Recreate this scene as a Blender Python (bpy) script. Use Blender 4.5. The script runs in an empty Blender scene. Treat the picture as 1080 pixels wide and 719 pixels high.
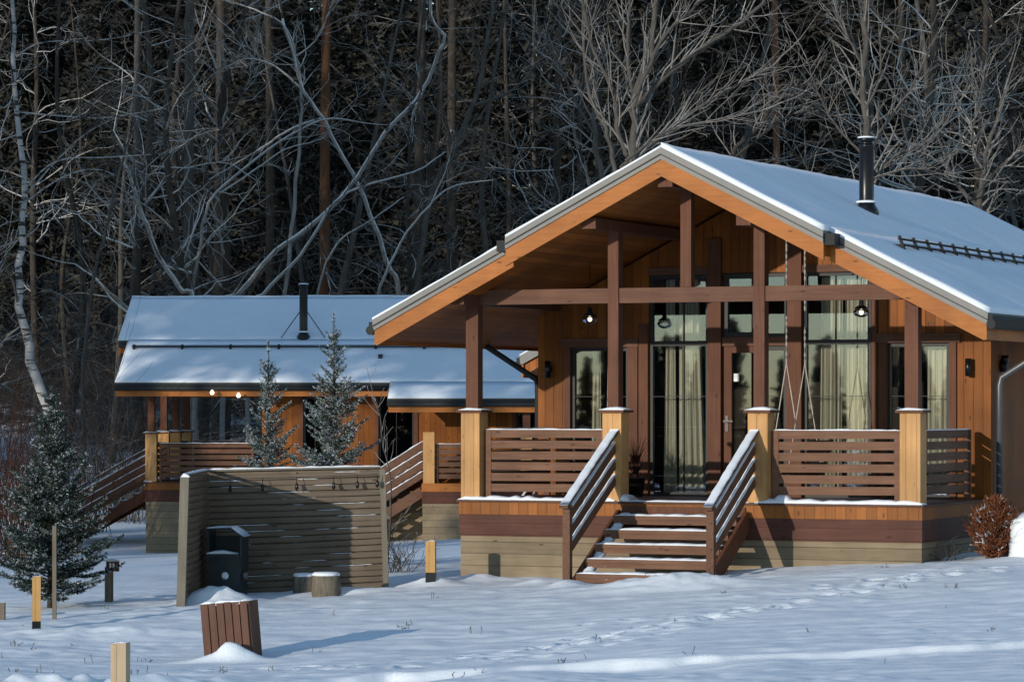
import bpy, math, random
import numpy as np
from mathutils import Vector, Matrix

random.seed(7)
rad = math.radians
C = bpy.context.scene.collection
CAMZ = 2.5                                   # eye height of the photographer above z = 0

# ------------------------------------------------------------------ materials
def new_mat(name):
    m = bpy.data.materials.new(name); m.use_nodes = True
    nt = m.node_tree
    return m, nt, nt.nodes['Principled BSDF'], nt.nodes['Material Output']

def nd(nt, typ, **kw):
    n = nt.nodes.new(typ)
    for k, v in kw.items():
        if k.startswith('i_'):
            n.inputs[int(k[2:])].default_value = v
        else:
            setattr(n, k, v)
    return n

def math_n(nt, op, a, b=None):
    n = nt.nodes.new('ShaderNodeMath'); n.operation = op
    for i, x in enumerate((a, b)):
        if x is None: continue
        if isinstance(x, (int, float)): n.inputs[i].default_value = x
        else: nt.links.new(x, n.inputs[i])
    return n.outputs[0]

def ramp(nt, src, stops):
    r = nt.nodes.new('ShaderNodeValToRGB')
    e = r.color_ramp.elements
    while len(e) < len(stops): e.new(.5)
    for k, (p, c) in enumerate(stops):
        e[k].position = p
        e[k].color = (c, c, c, 1) if isinstance(c, (int, float)) else (*c, 1)
    nt.links.new(src, r.inputs[0])
    return r.outputs[0]

def mixc(nt, fac, a, b, blend='MIX'):
    n = nt.nodes.new('ShaderNodeMix'); n.data_type = 'RGBA'; n.blend_type = blend
    if isinstance(fac, (int, float)): n.inputs[0].default_value = fac
    else: nt.links.new(fac, n.inputs[0])
    for i, x in ((6, a), (7, b)):
        if isinstance(x, tuple): n.inputs[i].default_value = (*x[:3], 1)
        else: nt.links.new(x, n.inputs[i])
    return n.outputs[2]

def noise(nt, vec, scale, detail=4, rough=.55):
    n = nt.nodes.new('ShaderNodeTexNoise')
    n.inputs['Scale'].default_value = scale; n.inputs['Detail'].default_value = detail
    n.inputs['Roughness'].default_value = rough
    if vec is not None: nt.links.new(vec, n.inputs['Vector'])
    return n.outputs[0]

def objco(nt, scale=(1, 1, 1)):
    t = nt.nodes.new('ShaderNodeTexCoord')
    mp = nt.nodes.new('ShaderNodeMapping'); mp.inputs['Scale'].default_value = scale
    nt.links.new(t.outputs['Object'], mp.inputs['Vector'])
    return mp.outputs[0]

def bump(nt, bsdf, h, strength, dist):
    b = nt.nodes.new('ShaderNodeBump'); b.inputs['Strength'].default_value = strength
    b.inputs['Distance'].default_value = dist
    nt.links.new(h, b.inputs['Height']); nt.links.new(b.outputs[0], bsdf.inputs['Normal'])

def wood(name, c1, c2, board=None, bw=.14, grain=2, rough=.62, var=.3, frost=0., groove=.4):
    """stained timber: streaky grain, one tone per board, thin joints"""
    m, nt, bs, out = new_mat(name)
    sc = [26., 26., 26.]; sc[grain] = 1.6
    g = noise(nt, objco(nt, sc), 1.0, 6, .6)
    col = mixc(nt, ramp(nt, g, [(.3, 0), (.72, 1)]), c1, c2)
    blot = noise(nt, objco(nt), 1.7, 3)
    col = mixc(nt, 1.0, col, ramp(nt, blot, [(.3, .78), (.7, 1.12)]), 'MULTIPLY')
    kn = nt.nodes.new('ShaderNodeTexVoronoi'); kn.inputs['Scale'].default_value = 1.0
    ks = [7., 7., 7.]; ks[grain] = 2.6
    nt.links.new(objco(nt, ks), kn.inputs['Vector'])
    col = mixc(nt, 1.0, col, ramp(nt, kn.outputs['Distance'], [(.05, .45), (.13, 1.)]), 'MULTIPLY')
    h = g
    if board is not None:
        sp = nt.nodes.new('ShaderNodeSeparateXYZ'); nt.links.new(objco(nt), sp.inputs[0])
        q = math_n(nt, 'DIVIDE', sp.outputs[board], bw)
        wn = nt.nodes.new('ShaderNodeTexWhiteNoise'); wn.noise_dimensions = '1D'
        nt.links.new(math_n(nt, 'FLOOR', q), wn.inputs['W'])
        col = mixc(nt, 1.0, col, ramp(nt, wn.outputs[0], [(0, 1 - var), (1, 1 + var * .5)]), 'MULTIPLY')
        f = math_n(nt, 'FRACT', q)
        e = math_n(nt, 'MINIMUM', f, math_n(nt, 'SUBTRACT', 1.0, f))
        j = ramp(nt, e, [(.012, groove), (.05, 1)])
        col = mixc(nt, 1.0, col, j, 'MULTIPLY')
        h = math_n(nt, 'ADD', math_n(nt, 'MULTIPLY', g, .15), j)
    if frost:
        fz = noise(nt, objco(nt, (9, 9, 14)), 1.6, 6, .75)
        col = mixc(nt, ramp(nt, fz, [(.74 - frost * .3, 0), (.82 - frost * .3, .8)]), col, (.72, .75, .8))
    nt.links.new(col, bs.inputs['Base Color'])
    bs.inputs['Roughness'].default_value = rough
    bs.inputs['Specular IOR Level'].default_value = .14
    bump(nt, bs, h, .5, .006)
    return m

def plain(name, c, rough=.5, metal=0., var=.25, nscale=14.):
    m, nt, bs, out = new_mat(name)
    n = noise(nt, objco(nt), nscale, 5)
    col = mixc(nt, 1.0, c, ramp(nt, n, [(.3, 1 - var), (.7, 1 + var * .4)]), 'MULTIPLY')
    nt.links.new(col, bs.inputs['Base Color'])
    bs.inputs['Roughness'].default_value = rough; bs.inputs['Metallic'].default_value = metal
    return m

def snow_mat(name, fine=1.0, col=(.80, .83, .88)):
    m, nt, bs, out = new_mat(name)
    a = noise(nt, objco(nt), 2.3, 5, .6); b = noise(nt, objco(nt), 38., 4, .7)
    c = mixc(nt, ramp(nt, a, [(.3, 0), (.7, 1)]), tuple(x * .95 for x in col), col)
    nt.links.new(c, bs.inputs['Base Color'])
    bs.inputs['Roughness'].default_value = .75
    bs.inputs['Specular IOR Level'].default_value = .25
    bs.inputs['Subsurface Weight'].default_value = 0.
    hh = math_n(nt, 'ADD', a, math_n(nt, 'MULTIPLY', b, .12))
    bump(nt, bs, hh, .45 * fine, .05)
    return m

def bark_mat(name, c1, c2, snow=.5, scale=8., stripes=False):
    """bark that carries settled snow on whatever faces up"""
    m, nt, bs, out = new_mat(name)
    n = noise(nt, objco(nt, (scale, scale, scale * .35)), 1., 5, .65)
    col = mixc(nt, ramp(nt, n, [(.35, 0), (.65, 1)]), c1, c2)
    if stripes:
        s = noise(nt, objco(nt, (2.5, 2.5, 15)), 1., 3, .6)
        col = mixc(nt, ramp(nt, s, [(.52, 0), (.6, 1)]), col, (.035, .032, .03))
    ge = nt.nodes.new('ShaderNodeNewGeometry')
    sp = nt.nodes.new('ShaderNodeSeparateXYZ'); nt.links.new(ge.outputs['Normal'], sp.inputs[0])
    pn = noise(nt, objco(nt), 1.1, 4, .7)
    v = math_n(nt, 'ADD', sp.outputs[2], math_n(nt, 'MULTIPLY', math_n(nt, 'SUBTRACT', pn, .5), .9))
    f = ramp(nt, v, [(.98 - snow, 0), (1.0 - snow + .12, 1)]) if snow else None
    if f is not None: col = mixc(nt, f, col, (.58, .56, .53))
    nt.links.new(col, bs.inputs['Base Color'])
    bs.inputs['Roughness'].default_value = .85
    bs.inputs['Specular IOR Level'].default_value = .15
    return m

def needle_mat(name, c1, c2, frost=.25, frost_col=(.55, .6, .63)):
    m, nt, bs, out = new_mat(name)
    ge = nt.nodes.new('ShaderNodeNewGeometry')
    r = ge.outputs['Random Per Island']
    col = mixc(nt, r, c1, c2)
    r2 = math_n(nt, 'FRACT', math_n(nt, 'MULTIPLY', r, 17.31))
    pn = noise(nt, objco(nt, (1, 1, 1.8)), 6.5, 4)
    ff = math_n(nt, 'SUBTRACT', math_n(nt, 'ADD', math_n(nt, 'MULTIPLY', r2, .55), math_n(nt, 'MULTIPLY', pn, 1.0)), 1.12 - frost)
    col = mixc(nt, ramp(nt, ff, [(0., 0), (.12, 1)]), col, frost_col)
    nt.links.new(col, bs.inputs['Base Color'])
    bs.inputs['Roughness'].default_value = .7
    bs.inputs['Specular IOR Level'].default_value = .2
    return m

def glass_mat(name, refl=.22, tint=(.9, .91, .9)):
    m, nt, bs, out = new_mat(name)
    nt.nodes.remove(bs)
    tr = nd(nt, 'ShaderNodeBsdfTransparent'); tr.inputs[0].default_value = (*tint, 1)
    gl = nd(nt, 'ShaderNodeBsdfGlossy'); gl.inputs['Roughness'].default_value = .015
    gl.inputs['Color'].default_value = (.42, .51, .70, 1)
    lw = nd(nt, 'ShaderNodeFresnel'); lw.inputs[0].default_value = 1.5
    f = math_n(nt, 'ADD', math_n(nt, 'MULTIPLY', lw.outputs[0], 1.2), refl)
    mx = nd(nt, 'ShaderNodeMixShader')
    nt.links.new(f, mx.inputs[0]); nt.links.new(tr.outputs[0], mx.inputs[1]); nt.links.new(gl.outputs[0], mx.inputs[2])
    nt.links.new(mx.outputs[0], out.inputs[0])
    return m

def emit_mat(name, col, s):
    m, nt, bs, out = new_mat(name)
    bs.inputs['Base Color'].default_value = (*col, 1)
    bs.inputs['Emission Color'].default_value = (*col, 1); bs.inputs['Emission Strength'].default_value = s
    return m

M = dict(
    clad=wood('clad_wood', (.205, .062, .010), (.275, .091, .017), 0, .135, 2, .55, .3),
    clad_side=wood('clad_side_wood', (.205, .062, .010), (.275, .091, .017), 1, .135, 2, .55, .3),
    pier=wood('pier_wood', (.46, .235, .085), (.56, .31, .13), 0, .145, 2, .55, .14, groove=.6),
    fascia=wood('fascia_wood', (.315, .105, .025), (.395, .142, .038), None, .2, 0, .55),
    fascia_side=wood('fascia_side_wood', (.33, .115, .028), (.41, .15, .042), None, .2, 1, .55),
    band=wood('band_wood', (.24, .080, .018), (.305, .110, .028), 0, .14, 2, .55, .2, groove=.6),
    brown=wood('brown_wood', (.098, .038, .021), (.14, .058, .034), None, .2, 2, .6),
    beamw=wood('beam_wood', (.105, .047, .029), (.155, .074, .046), None, .2, 0, .6),
    slat=wood('slat_wood', (.132, .064, .038), (.192, .099, .062), None, .2, 0, .65, frost=.26),
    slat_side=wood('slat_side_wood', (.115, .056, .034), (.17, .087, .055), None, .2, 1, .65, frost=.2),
    brownband=wood('brown_band_wood', (.075, .029, .020), (.105, .043, .030), 2, .15, 0, .6, .15, groove=.7),
    soffit=wood('soffit_wood', (.25, .075, .012), (.34, .112, .020), 0, .12, 1, .55, .25),
    tan=wood('tan_siding', (.215, .16, .10), (.275, .215, .145), 2, .16, 0, .8, .16, groove=.45),
    grey=plain('grey_edge_metal', (.125, .122, .115), .5, .0, .15, 5.),
    dark=plain('dark_metal', (.010, .011, .012), .75, 0., .2),
    black=plain('black_metal', (.012, .012, .014), .3, .4, .2),
    pipe=plain('downpipe_metal', (.10, .105, .115), .35, .3, .15),
    frame=plain('window_frame', (.013, .010, .009), .6, 0, .2),
    deck=wood('deck_boards', (.10, .05, .035), (.14, .07, .05), 1, .14, 0, .6, .2),
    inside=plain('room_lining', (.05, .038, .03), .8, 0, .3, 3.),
    fabric=plain('curtain_fabric', (.66, .62, .50), .9, 0, .08, 20.),
    snow=snow_mat('snow_settled'),
    snow_roof=snow_mat('snow_roof', .35, (.80, .84, .90)),
    glass=glass_mat('window_glass', .11),
    bulb=emit_mat('lamp_bulb', (1, .86, .62), 1.4),
    bulb_far=emit_mat('lamp_bulb_bright', (1, .85, .65), 1.3),
    white=plain('white_paint', (.75, .75, .72), .6),
    rope=plain('swing_rope', (.45, .40, .34), .8),
    chain=plain('chain_steel', (.13, .125, .12), .5, .3),
    fence=wood('fence_boards', (.14, .108, .080), (.195, .152, .114), None, .1, 0, .75, frost=.05),
    fencepost=wood('fence_post_wood', (.155, .135, .105), (.205, .18, .14), None, .1, 2, .75),
    green=plain('dark_green_metal', (.018, .030, .034), .45, .2, .3),
    bin=wood('bin_boards', (.105, .052, .036), (.142, .070, .050), None, .1, 2, .65),
    pale=wood('pale_post_wood', (.42, .31, .20), (.52, .39, .26), None, .1, 2, .7),
    gold=wood('golden_post_wood', (.46, .25, .085), (.56, .33, .13), None, .1, 2, .6),
    greyw=wood('weathered_post_wood', (.15, .12, .09), (.2, .165, .125), None, .1, 2, .75),
    log=bark_mat('log_bark', (.10, .085, .065), (.2, .17, .13), 0, 14.),
    birch=bark_mat('birch_bark', (.22, .22, .215), (.34, .335, .33), .15, 5., True),
    bark=bark_mat('dark_bark', (.032, .026, .021), (.066, .054, .044), .15, 6.),
    barkg=bark_mat('grey_bark', (.055, .049, .043), (.10, .09, .08), .22, 6.),
    twig=bark_mat('twig_bark', (.050, .043, .037), (.095, .082, .071), .36, 6.),
    twigl=bark_mat('pale_twig_bark', (.13, .12, .11), (.23, .215, .20), .45, 6.),
    snowlimb=bark_mat('snowy_limb_bark', (.17, .16, .15), (.27, .255, .24), .85, 6.),
    pinebark=bark_mat('pine_bark', (.085, .038, .018), (.15, .070, .036), .1, 6.),
    redtwig=bark_mat('red_twig_bark', (.045, .020, .014), (.08, .038, .026), .15, 6.),
    rust=needle_mat('rust_foliage', (.11, .032, .012), (.22, .075, .028), .12),
    spruce=needle_mat('spruce_needles', (.010, .024, .016), (.026, .048, .034), .22),
    frosty=needle_mat('frosted_needles', (.018, .040, .027), (.046, .078, .058), .32),
    far=needle_mat('dark_conifer_needles', (.022, .021, .017), (.037, .034, .027), .0, (.16, .17, .17)),
    farbrown=needle_mat('brown_undergrowth', (.012, .008, .006), (.035, .024, .018), .05, (.2, .22, .24)),
    straw=plain('dry_stalk', (.10, .085, .06), .9),
    stone=plain('boulder_stone', (.2, .2, .2), .9),
)

# ------------------------------------------------------------------ mesh helper
def finish(name, me, mat, parent):
    me.materials.append(mat)
    o = bpy.data.objects.new(name, me); C.objects.link(o)
    if parent: o.parent = parent
    return o

class MB:
    def __init__(s): s.v = []; s.f = []; s.sm = []
    def quadbox(s, p):                       # 8 corners: bottom 0..3 ccw, top 4..7
        b = len(s.v); s.v += [tuple(q) for q in p]
        for f in ((3, 2, 1, 0), (4, 5, 6, 7), (0, 1, 5, 4), (1, 2, 6, 5), (2, 3, 7, 6), (3, 0, 4, 7)):
            s.f.append(tuple(b + i for i in f)); s.sm.append(False)
        return s
    def box(s, x0, x1, y0, y1, z0, z1):
        return s.quadbox([(x0, y0, z0), (x1, y0, z0), (x1, y1, z0), (x0, y1, z0), (x0, y0, z1), (x1, y0, z1), (x1, y1, z1), (x0, y1, z1)])
    def mbox(s, fn, a0, a1, b0, b1, c0, c1): # box in wall coordinates (along, up, outward)
        p = [fn(a, b, c) for b in (b0, b1) for a, c in ((a0, c0), (a1, c0), (a1, c1), (a0, c1))]
        return s.quadbox(p)
    def bar(s, p0, p1, w, h, up=(0, 0, 1), taper=1.):
        p0, p1 = Vector(p0), Vector(p1); d = (p1 - p0).normalized(); up = Vector(up)
        if abs(d.dot(up)) > .99: up = Vector((0, 1, 0))
        sd = d.cross(up).normalized(); u = sd.cross(d)
        c = []
        for p, k in ((p0, 1), (p1, taper)):
            c.append([p + sd * (a * w * k / 2) + u * (b * h * k / 2) for a, b in ((-1, -1), (1, -1), (1, 1), (-1, 1))])
        return s.quadbox([c[0][0], c[0][1], c[1][1], c[1][0], c[0][3], c[0][2], c[1][2], c[1][3]])
    def prism(s, poly, y0, y1):              # (x,z) outline, extruded in y
        n = len(poly); b = len(s.v)
        s.v += [(x, y0, z) for x, z in poly] + [(x, y1, z) for x, z in poly]
        s.f.append(tuple(b + i for i in range(n))); s.f.append(tuple(b + n + i for i in reversed(range(n))))
        for i in range(n):
            j = (i + 1) % n; s.f.append((b + j, b + i, b + n + i, b + n + j))
        s.sm += [False] * (n + 2)
        return s
    def tube(s, pts, r, n=8, cap=True):
        pts = [Vector(p) for p in pts]; rr = r if isinstance(r, (list, tuple)) else [r] * len(pts)
        b = len(s.v); ref = None
        for i, p in enumerate(pts):
            d = (pts[min(i + 1, len(pts) - 1)] - pts[max(i - 1, 0)]).normalized()
            if ref is None: ref = Vector((0, 0, 1)) if abs(d.z) < .9 else Vector((1, 0, 0))
            sd = d.cross(ref).normalized(); ref = sd.cross(d)
            for k in range(n):
                a = 2 * math.pi * k / n
                s.v.append(tuple(p + (sd * math.cos(a) + ref * math.sin(a)) * rr[i]))
        for i in range(len(pts) - 1):
            for k in range(n):
                j = (k + 1) % n
                s.f.append((b + i * n + k, b + i * n + j, b + (i + 1) * n + j, b + (i + 1) * n + k)); s.sm.append(True)
        if cap:
            e = b + (len(pts) - 1) * n
            s.f.append(tuple(b + k for k in reversed(range(n)))); s.f.append(tuple(e + k for k in range(n))); s.sm += [False, False]
        return s
    def lathe(s, prof, cx, cy, n=20):        # (radius, z) profile
        return s.tube_profile([(cx, cy, z) for r, z in prof], [r for r, z in prof], n)
    def tube_profile(s, pts, rr, n):
        b = len(s.v)
        for (x, y, z), r in zip(pts, rr):
            for k in range(n):
                a = 2 * math.pi * k / n; s.v.append((x + r * math.cos(a), y + r * math.sin(a), z))
        for i in range(len(pts) - 1):
            for k in range(n):
                j = (k + 1) % n
                s.f.append((b + i * n + k, b + i * n + j, b + (i + 1) * n + j, b + (i + 1) * n + k)); s.sm.append(True)
        e = b + (len(pts) - 1) * n
        s.f.append(tuple(b + k for k in reversed(range(n)))); s.f.append(tuple(e + k for k in range(n))); s.sm += [False, False]
        return s
    def pyramid(s, cx, cy, hw, z0, z1, h):
        s.box(cx - hw, cx + hw, cy - hw, cy + hw, z0, z1)
        b = len(s.v); w = hw - .004
        s.v += [(cx - w, cy - w, z1), (cx + w, cy - w, z1), (cx + w, cy + w, z1), (cx - w, cy + w, z1), (cx, cy, z1 + h)]
        for k in range(4): s.f.append((b + k, b + (k + 1) % 4, b + 4)); s.sm.append(False)
        return s
    def snowbar(s, p0, p1, w, h, seed=0, step=.09):
        """a lumpy ridge of settled snow along a rail or step"""
        rng = random.Random(seed); p0, p1 = Vector(p0), Vector(p1); L = (p1 - p0).length
        n = max(2, int(L / step)); d = (p1 - p0).normalized(); sd = d.cross(Vector((0, 0, 1))).normalized()
        b = len(s.v); prof = ((-1, 0), (-.92, .65), (-.4, 1.), (.4, 1.), (.92, .65), (1, 0)); m = len(prof)
        for i in range(n + 1):
            p = p0.lerp(p1, i / n); hh = h * rng.uniform(.55, 1.2) * (.35 if i in (0, n) else 1); ww = w * rng.uniform(.88, 1.05) / 2
            for a, q in prof:
                s.v.append(tuple(p + sd * a * ww + Vector((0, 0, q * hh))))
        for i in range(n):
            for k in range(m - 1):
                s.f.append((b + i * m + k, b + i * m + k + 1, b + (i + 1) * m + k + 1, b + (i + 1) * m + k)); s.sm.append(True)
            s.f.append((b + i * m, b + (i + 1) * m, b + (i + 1) * m + m - 1, b + i * m + m - 1)); s.sm.append(False)
        for i, rev in ((0, False), (n, True)):
            q = [b + i * m + k for k in range(m)]
            s.f.append(tuple(reversed(q)) if rev else tuple(q)); s.sm.append(False)
        return s
    def build(s, name, mat, parent=None, dz=0., jitter=0.):
        me = bpy.data.meshes.new(name)
        v = [(x, y, z + dz) for x, y, z in s.v]
        me.from_pydata(v, [], s.f); me.polygons.foreach_set('use_smooth', s.sm)
        me.update()
        return finish(name, me, mat, parent)

def np_mesh(name, verts, faces, mat, parent=None, smooth=False):
    me = bpy.data.meshes.new(name)
    verts = np.asarray(verts, np.float32); faces = np.asarray(faces, np.int32); k = faces.shape[1]
    me.vertices.add(len(verts)); me.vertices.foreach_set('co', verts.ravel())
    me.loops.add(faces.size); me.loops.foreach_set('vertex_index', faces.ravel())
    me.polygons.add(len(faces))
    me.polygons.foreach_set('loop_start', np.arange(0, faces.size, k, dtype=np.int32))
    if smooth: me.polygons.foreach_set('use_smooth', np.ones(len(faces), bool))
    me.update(calc_edges=True); me.validate()
    return finish(name, me, mat, parent)

def tag(o, label=None, cat=None, group=None, kind=None):
    if label: o['label'] = label
    if cat: o['category'] = cat
    if group: o['group'] = group
    if kind: o['kind'] = kind
    return o

def thing(name, label, cat, loc=(0, 0, 0), rz=0., group=None, rot=None):
    o = bpy.data.objects.new(name, None); C.objects.link(o)
    o.empty_display_size = .3
    o.location = loc; o.rotation_euler = rot if rot else (0, 0, rz)
    return tag(o, label, cat, group)

# ------------------------------------------------------------------ terrain
CP = np.array([(-5, 26, -2.42), (0, 26, -2.35), (5, 26, -2.25), (-3.07, 37, -2.74), (2, 37, -2.42), (5.6, 37, -2.2),
    (-5.65, 40, -2.62), (-.65, 45.7, -2.34), (2.3, 43.4, -2.17), (5.3, 43.3, -1.985), (7, 43, -1.93), (1.5, 42.3, -2.22), (9, 46, -1.8),
    (-4.3, 43.8, -2.50), (-1.7, 45, -2.37), (-1.08, 45, -2.31), (-5.5, 43, -2.56), (-8.9, 83, -3.54), (-2, 82, -3.17),
    (-9, 70, -3.3), (-4, 60, -2.85), (2, 60, -2.4), (8, 60, -1.9), (8, 85, -2.7), (-14, 88, -3.3), (-10, 55, -2.9), (-9, 40, -2.7), (10, 36, -2.0)], float)
def _phi(r): return r ** 1.5
_K = _phi(np.hypot(CP[:, None, 0] - CP[None, :, 0], CP[:, None, 1] - CP[None, :, 1]))
_P = np.c_[np.ones(len(CP)), CP[:, :2]]
_A = np.block([[_K, _P], [_P.T, np.zeros((3, 3))]])
_W = np.linalg.solve(_A, np.r_[CP[:, 2], 0, 0, 0])

def vnoise(x, y, seed=0):
    """smooth value noise"""
    xi = np.floor(x).astype(np.int64); yi = np.floor(y).astype(np.int64); fx = x - xi; fy = y - yi
    fx = fx * fx * (3 - 2 * fx); fy = fy * fy * (3 - 2 * fy)
    def h(a, b):
        n = (a * 374761393 + b * 668265263 + seed * 974634777) & 0x7fffffff
        n = ((n ^ (n >> 13)) * 1274126177) & 0x7fffffff
        return ((n ^ (n >> 16)) & 0xffff) / 65535.
    return (h(xi, yi) * (1 - fx) + h(xi + 1, yi) * fx) * (1 - fy) + (h(xi, yi + 1) * (1 - fx) + h(xi + 1, yi + 1) * fx) * fy

def base_ground(X, Y):
    X = np.asarray(X, float); Y = np.asarray(Y, float)
    x = np.clip(X, -14, 12); y = np.clip(Y, 24, 90)
    out = np.full(x.shape, _W[-3]) + _W[-2] * x + _W[-1] * y
    for (cx, cy, _), w in zip(CP, _W): out = out + w * _phi(np.hypot(x - cx, y - cy))
    t = np.maximum(0, Y - 91)
    hill = np.where(t < 20, .0048 * t * t, 1.92 + .192 * (t - 20)); hill = np.minimum(hill, 34 + .03 * t)
    out = out + hill
    t2 = np.maximum(0, 24 - Y); out = out - np.minimum(.035 * t2, 9.)
    bank = np.clip((-20 - X), 0, 60) * .07 * np.clip((Y - 22) / 30, 0, 1)
    return out + bank + CAMZ

MOUNDS = [  # x, y, radius x, radius y, height
    (-3.74, 43.3, .38, .28, .17), (-3.98, 43.2, .30, .25, .09), (-1.06, 44.75, .30, .25, .13), (-.62, 45.2, .4, .25, .07), (.0, 45.2, .6, .25, .05),
    (-3.0, 36.52, .22, .13, .15), (-3.2, 36.5, .3, .15, .06), (1.75, 42.25, .7, .4, .12), (2.4, 42.1, .6, .3, .08), (.72, 43.1, .2, .3, .08),
    (.45, 43.9, .4, .25, .06), (-5.1, 39.6, .8, .35, .07), (-4.2, 39.3, .9, .3, .06), (-2.1, 44.2, .6, .25, .06), (6.9, 43.4, .7, .4, .05)]
def path_y(X):                               # edge of the trodden path that crosses the foreground
    return 33.0 + .045 * (X - 1) + .10 * np.sin(X * 1.3) + .05 * np.sin(X * 3.7 + 1) + np.where(X < -1.2, (X + 1.2) * .75, 0.)
PRINTS = []
_r = random.Random(3)
def trail(p, q, n, off=.13):
    for i in range(n):
        t = i / (n - 1); x = p[0] + (q[0] - p[0]) * t; y = p[1] + (q[1] - p[1]) * t
        dx, dy = q[0] - p[0], q[1] - p[1]; L = math.hypot(dx, dy); s = off if i % 2 else -off
        PRINTS.append((x - dy / L * s + _r.uniform(-.08, .08), y + dx / L * s + _r.uniform(-.08, .08), _r.uniform(.08, .13), _r.uniform(.02, .05)))
trail((-.6, 35.4), (2.3, 38.2), 16); trail((2.3, 38.2), (5.2, 41.6), 18); trail((-.2, 34.6), (1.9, 37.4), 14, .22); trail((3.6, 40.8), (6.2, 41.9), 10, .2)
trail((-3.2, 34.8), (-.8, 34.5), 12, .25); trail((-4.9, 32.0), (-3.4, 33.6), 10, .2); trail((.6, 38.0), (3.0, 39.0), 9, .2)

def detail_ground(X, Y):
    z = base_ground(X, Y)
    near = np.clip(1 - (np.hypot(X - .5, (Y - 38) * .5) - 12) / 14, 0, 1)
    z = z + (vnoise(X * .5, Y * .35, 1) - .5) * .07 * np.clip((Y - 22) / 6, 0, 1) * np.clip((60 - np.abs(X)) / 20, 0, 1)
    wx = X * .9 + Y * .35
    z = z + near * ((vnoise(wx * 1.1, Y * 2.0, 2) - .5) * .024 + (vnoise(X * 1.2 + Y * .5, Y * 5.5, 9) - .5) * .016 + (vnoise(X * 3.1, Y * 4.7, 3) - .5) * .022 + (vnoise(X * 8, Y * 10, 4) - .5) * .008)
    rough = np.clip(vnoise(X * .7 + 9, Y * .5, 8) * 2.2 - 1.0, 0, 1)
    z = z + near * rough * (vnoise(X * 5.5, Y * 6.5, 6) - .5) * .03
    for x, y, a, b, h in MOUNDS:
        q = ((X - x) / a) ** 2 + ((Y - y) / b) ** 2
        z = z + np.where(q < 9, h * np.exp(-q) * (1 + .35 * (vnoise(X * 9, Y * 9, 5) - .5)), 0)
    d = Y - path_y(X) + (vnoise(X * 4, Y * 0, 12) - .5) * .12
    amp = .085 * (.35 + .9 * vnoise(X * .8 + 3, Y * 0, 11)) * np.clip((X + 3.4) / .8, 0, 1)
    z = z - amp / (1 + np.exp(np.clip(d / .022, -60, 60))) * np.exp(-np.minimum(d, 0) ** 2 / 2.2)
    z = z + amp * .35 * np.exp(-((d - .07) / .09) ** 2)
    d2 = Y - (31.2 + .62 * (X + 4.9)) + (vnoise(X * 5, Y * 0, 14) - .5) * .2   # edge of the path in the near left corner
    am2 = .10 * np.clip((-2.6 - X) / .8, 0, 1)
    z = z + am2 * np.exp(-(d2 / .16) ** 2) * (.4 + 1.1 * vnoise(X * 7, Y * 7, 15))
    for x, y, r, dp in PRINTS:
        m = (np.abs(X - x) < .5) & (np.abs(Y - y) < .5)
        if not m.any(): continue
        q = np.hypot((X[m] - x), (Y[m] - y)) / r
        z[m] += -dp * np.exp(-q ** 4) + dp * .45 * np.exp(-((q - 1.35) / .3) ** 2)
    return z

def gz(x, y): return float(detail_ground(np.array([float(x)]), np.array([float(y)]))[0])
def gzb(x, y): return float(base_ground(np.array([float(x)]), np.array([float(y)]))[0])

def axis(lo, hi, st, far_lo, far_hi, g=1.075):
    mid = list(np.arange(lo, hi, st)); a = []; s = st; p = lo
    while p > far_lo: s *= g; p -= s; a.append(p)
    b = []; s = st; p = mid[-1]
    while p < far_hi: s *= g; p += s; b.append(p)
    return np.array(a[::-1] + mid + b)
xs = axis(-6.6, 7.8, .05, -700, 700); ys = axis(28.5, 46.5, .045, -800, 800)
GX, GY = np.meshgrid(xs, ys); GZ = detail_ground(GX, GY)
nx, ny = len(xs), len(ys)
idx = np.arange(nx * ny).reshape(ny, nx)
fq = np.stack([idx[:-1, :-1], idx[:-1, 1:], idx[1:, 1:], idx[1:, :-1]], -1).reshape(-1, 4)
def ground_mat():
    m, nt, bs, out = new_mat('snowy_ground')
    co = objco(nt)
    a = noise(nt, co, 1.4, 5, .6); b = noise(nt, co, 22., 5, .7); c = noise(nt, co, 90., 3, .7)
    snow = mixc(nt, ramp(nt, a, [(.3, 0), (.7, 1)]), (.78, .82, .86), (.83, .86, .90))
    sp = nt.nodes.new('ShaderNodeSeparateXYZ'); nt.links.new(co, sp.inputs[0])
    lit = noise(nt, co, .35, 6, .7); fine = noise(nt, co, 2.2, 5, .7)
    # leaf litter under the forest, thinner snow the further in one goes
    dep = math_n(nt, 'ADD', math_n(nt, 'MULTIPLY', math_n(nt, 'SUBTRACT', sp.outputs[1], 105.), .05), math_n(nt, 'ADD', math_n(nt, 'MULTIPLY', math_n(nt, 'SUBTRACT', lit, .5), 2.6), math_n(nt, 'MULTIPLY', math_n(nt, 'SUBTRACT', fine, .5), 1.2)))
    fac = ramp(nt, dep, [(.15, 0), (.5, 1)])
    litter = mixc(nt, ramp(nt, fine, [(.35, 0), (.65, 1)]), (.012, .009, .007), (.045, .032, .024))
    nt.links.new(mixc(nt, fac, snow, litter), bs.inputs['Base Color'])
    bs.inputs['Roughness'].default_value = .8; bs.inputs['Specular IOR Level'].default_value = .2
    h = math_n(nt, 'ADD', math_n(nt, 'ADD', a, math_n(nt, 'MULTIPLY', b, .30)), math_n(nt, 'MULTIPLY', c, .10))
    bump(nt, bs, h, .4, .04)
    return m
g = np_mesh('snow_ground', np.stack([GX, GY, GZ], -1).reshape(-1, 3), fq, ground_mat(), None, True)
tag(g, kind='structure')

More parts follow.
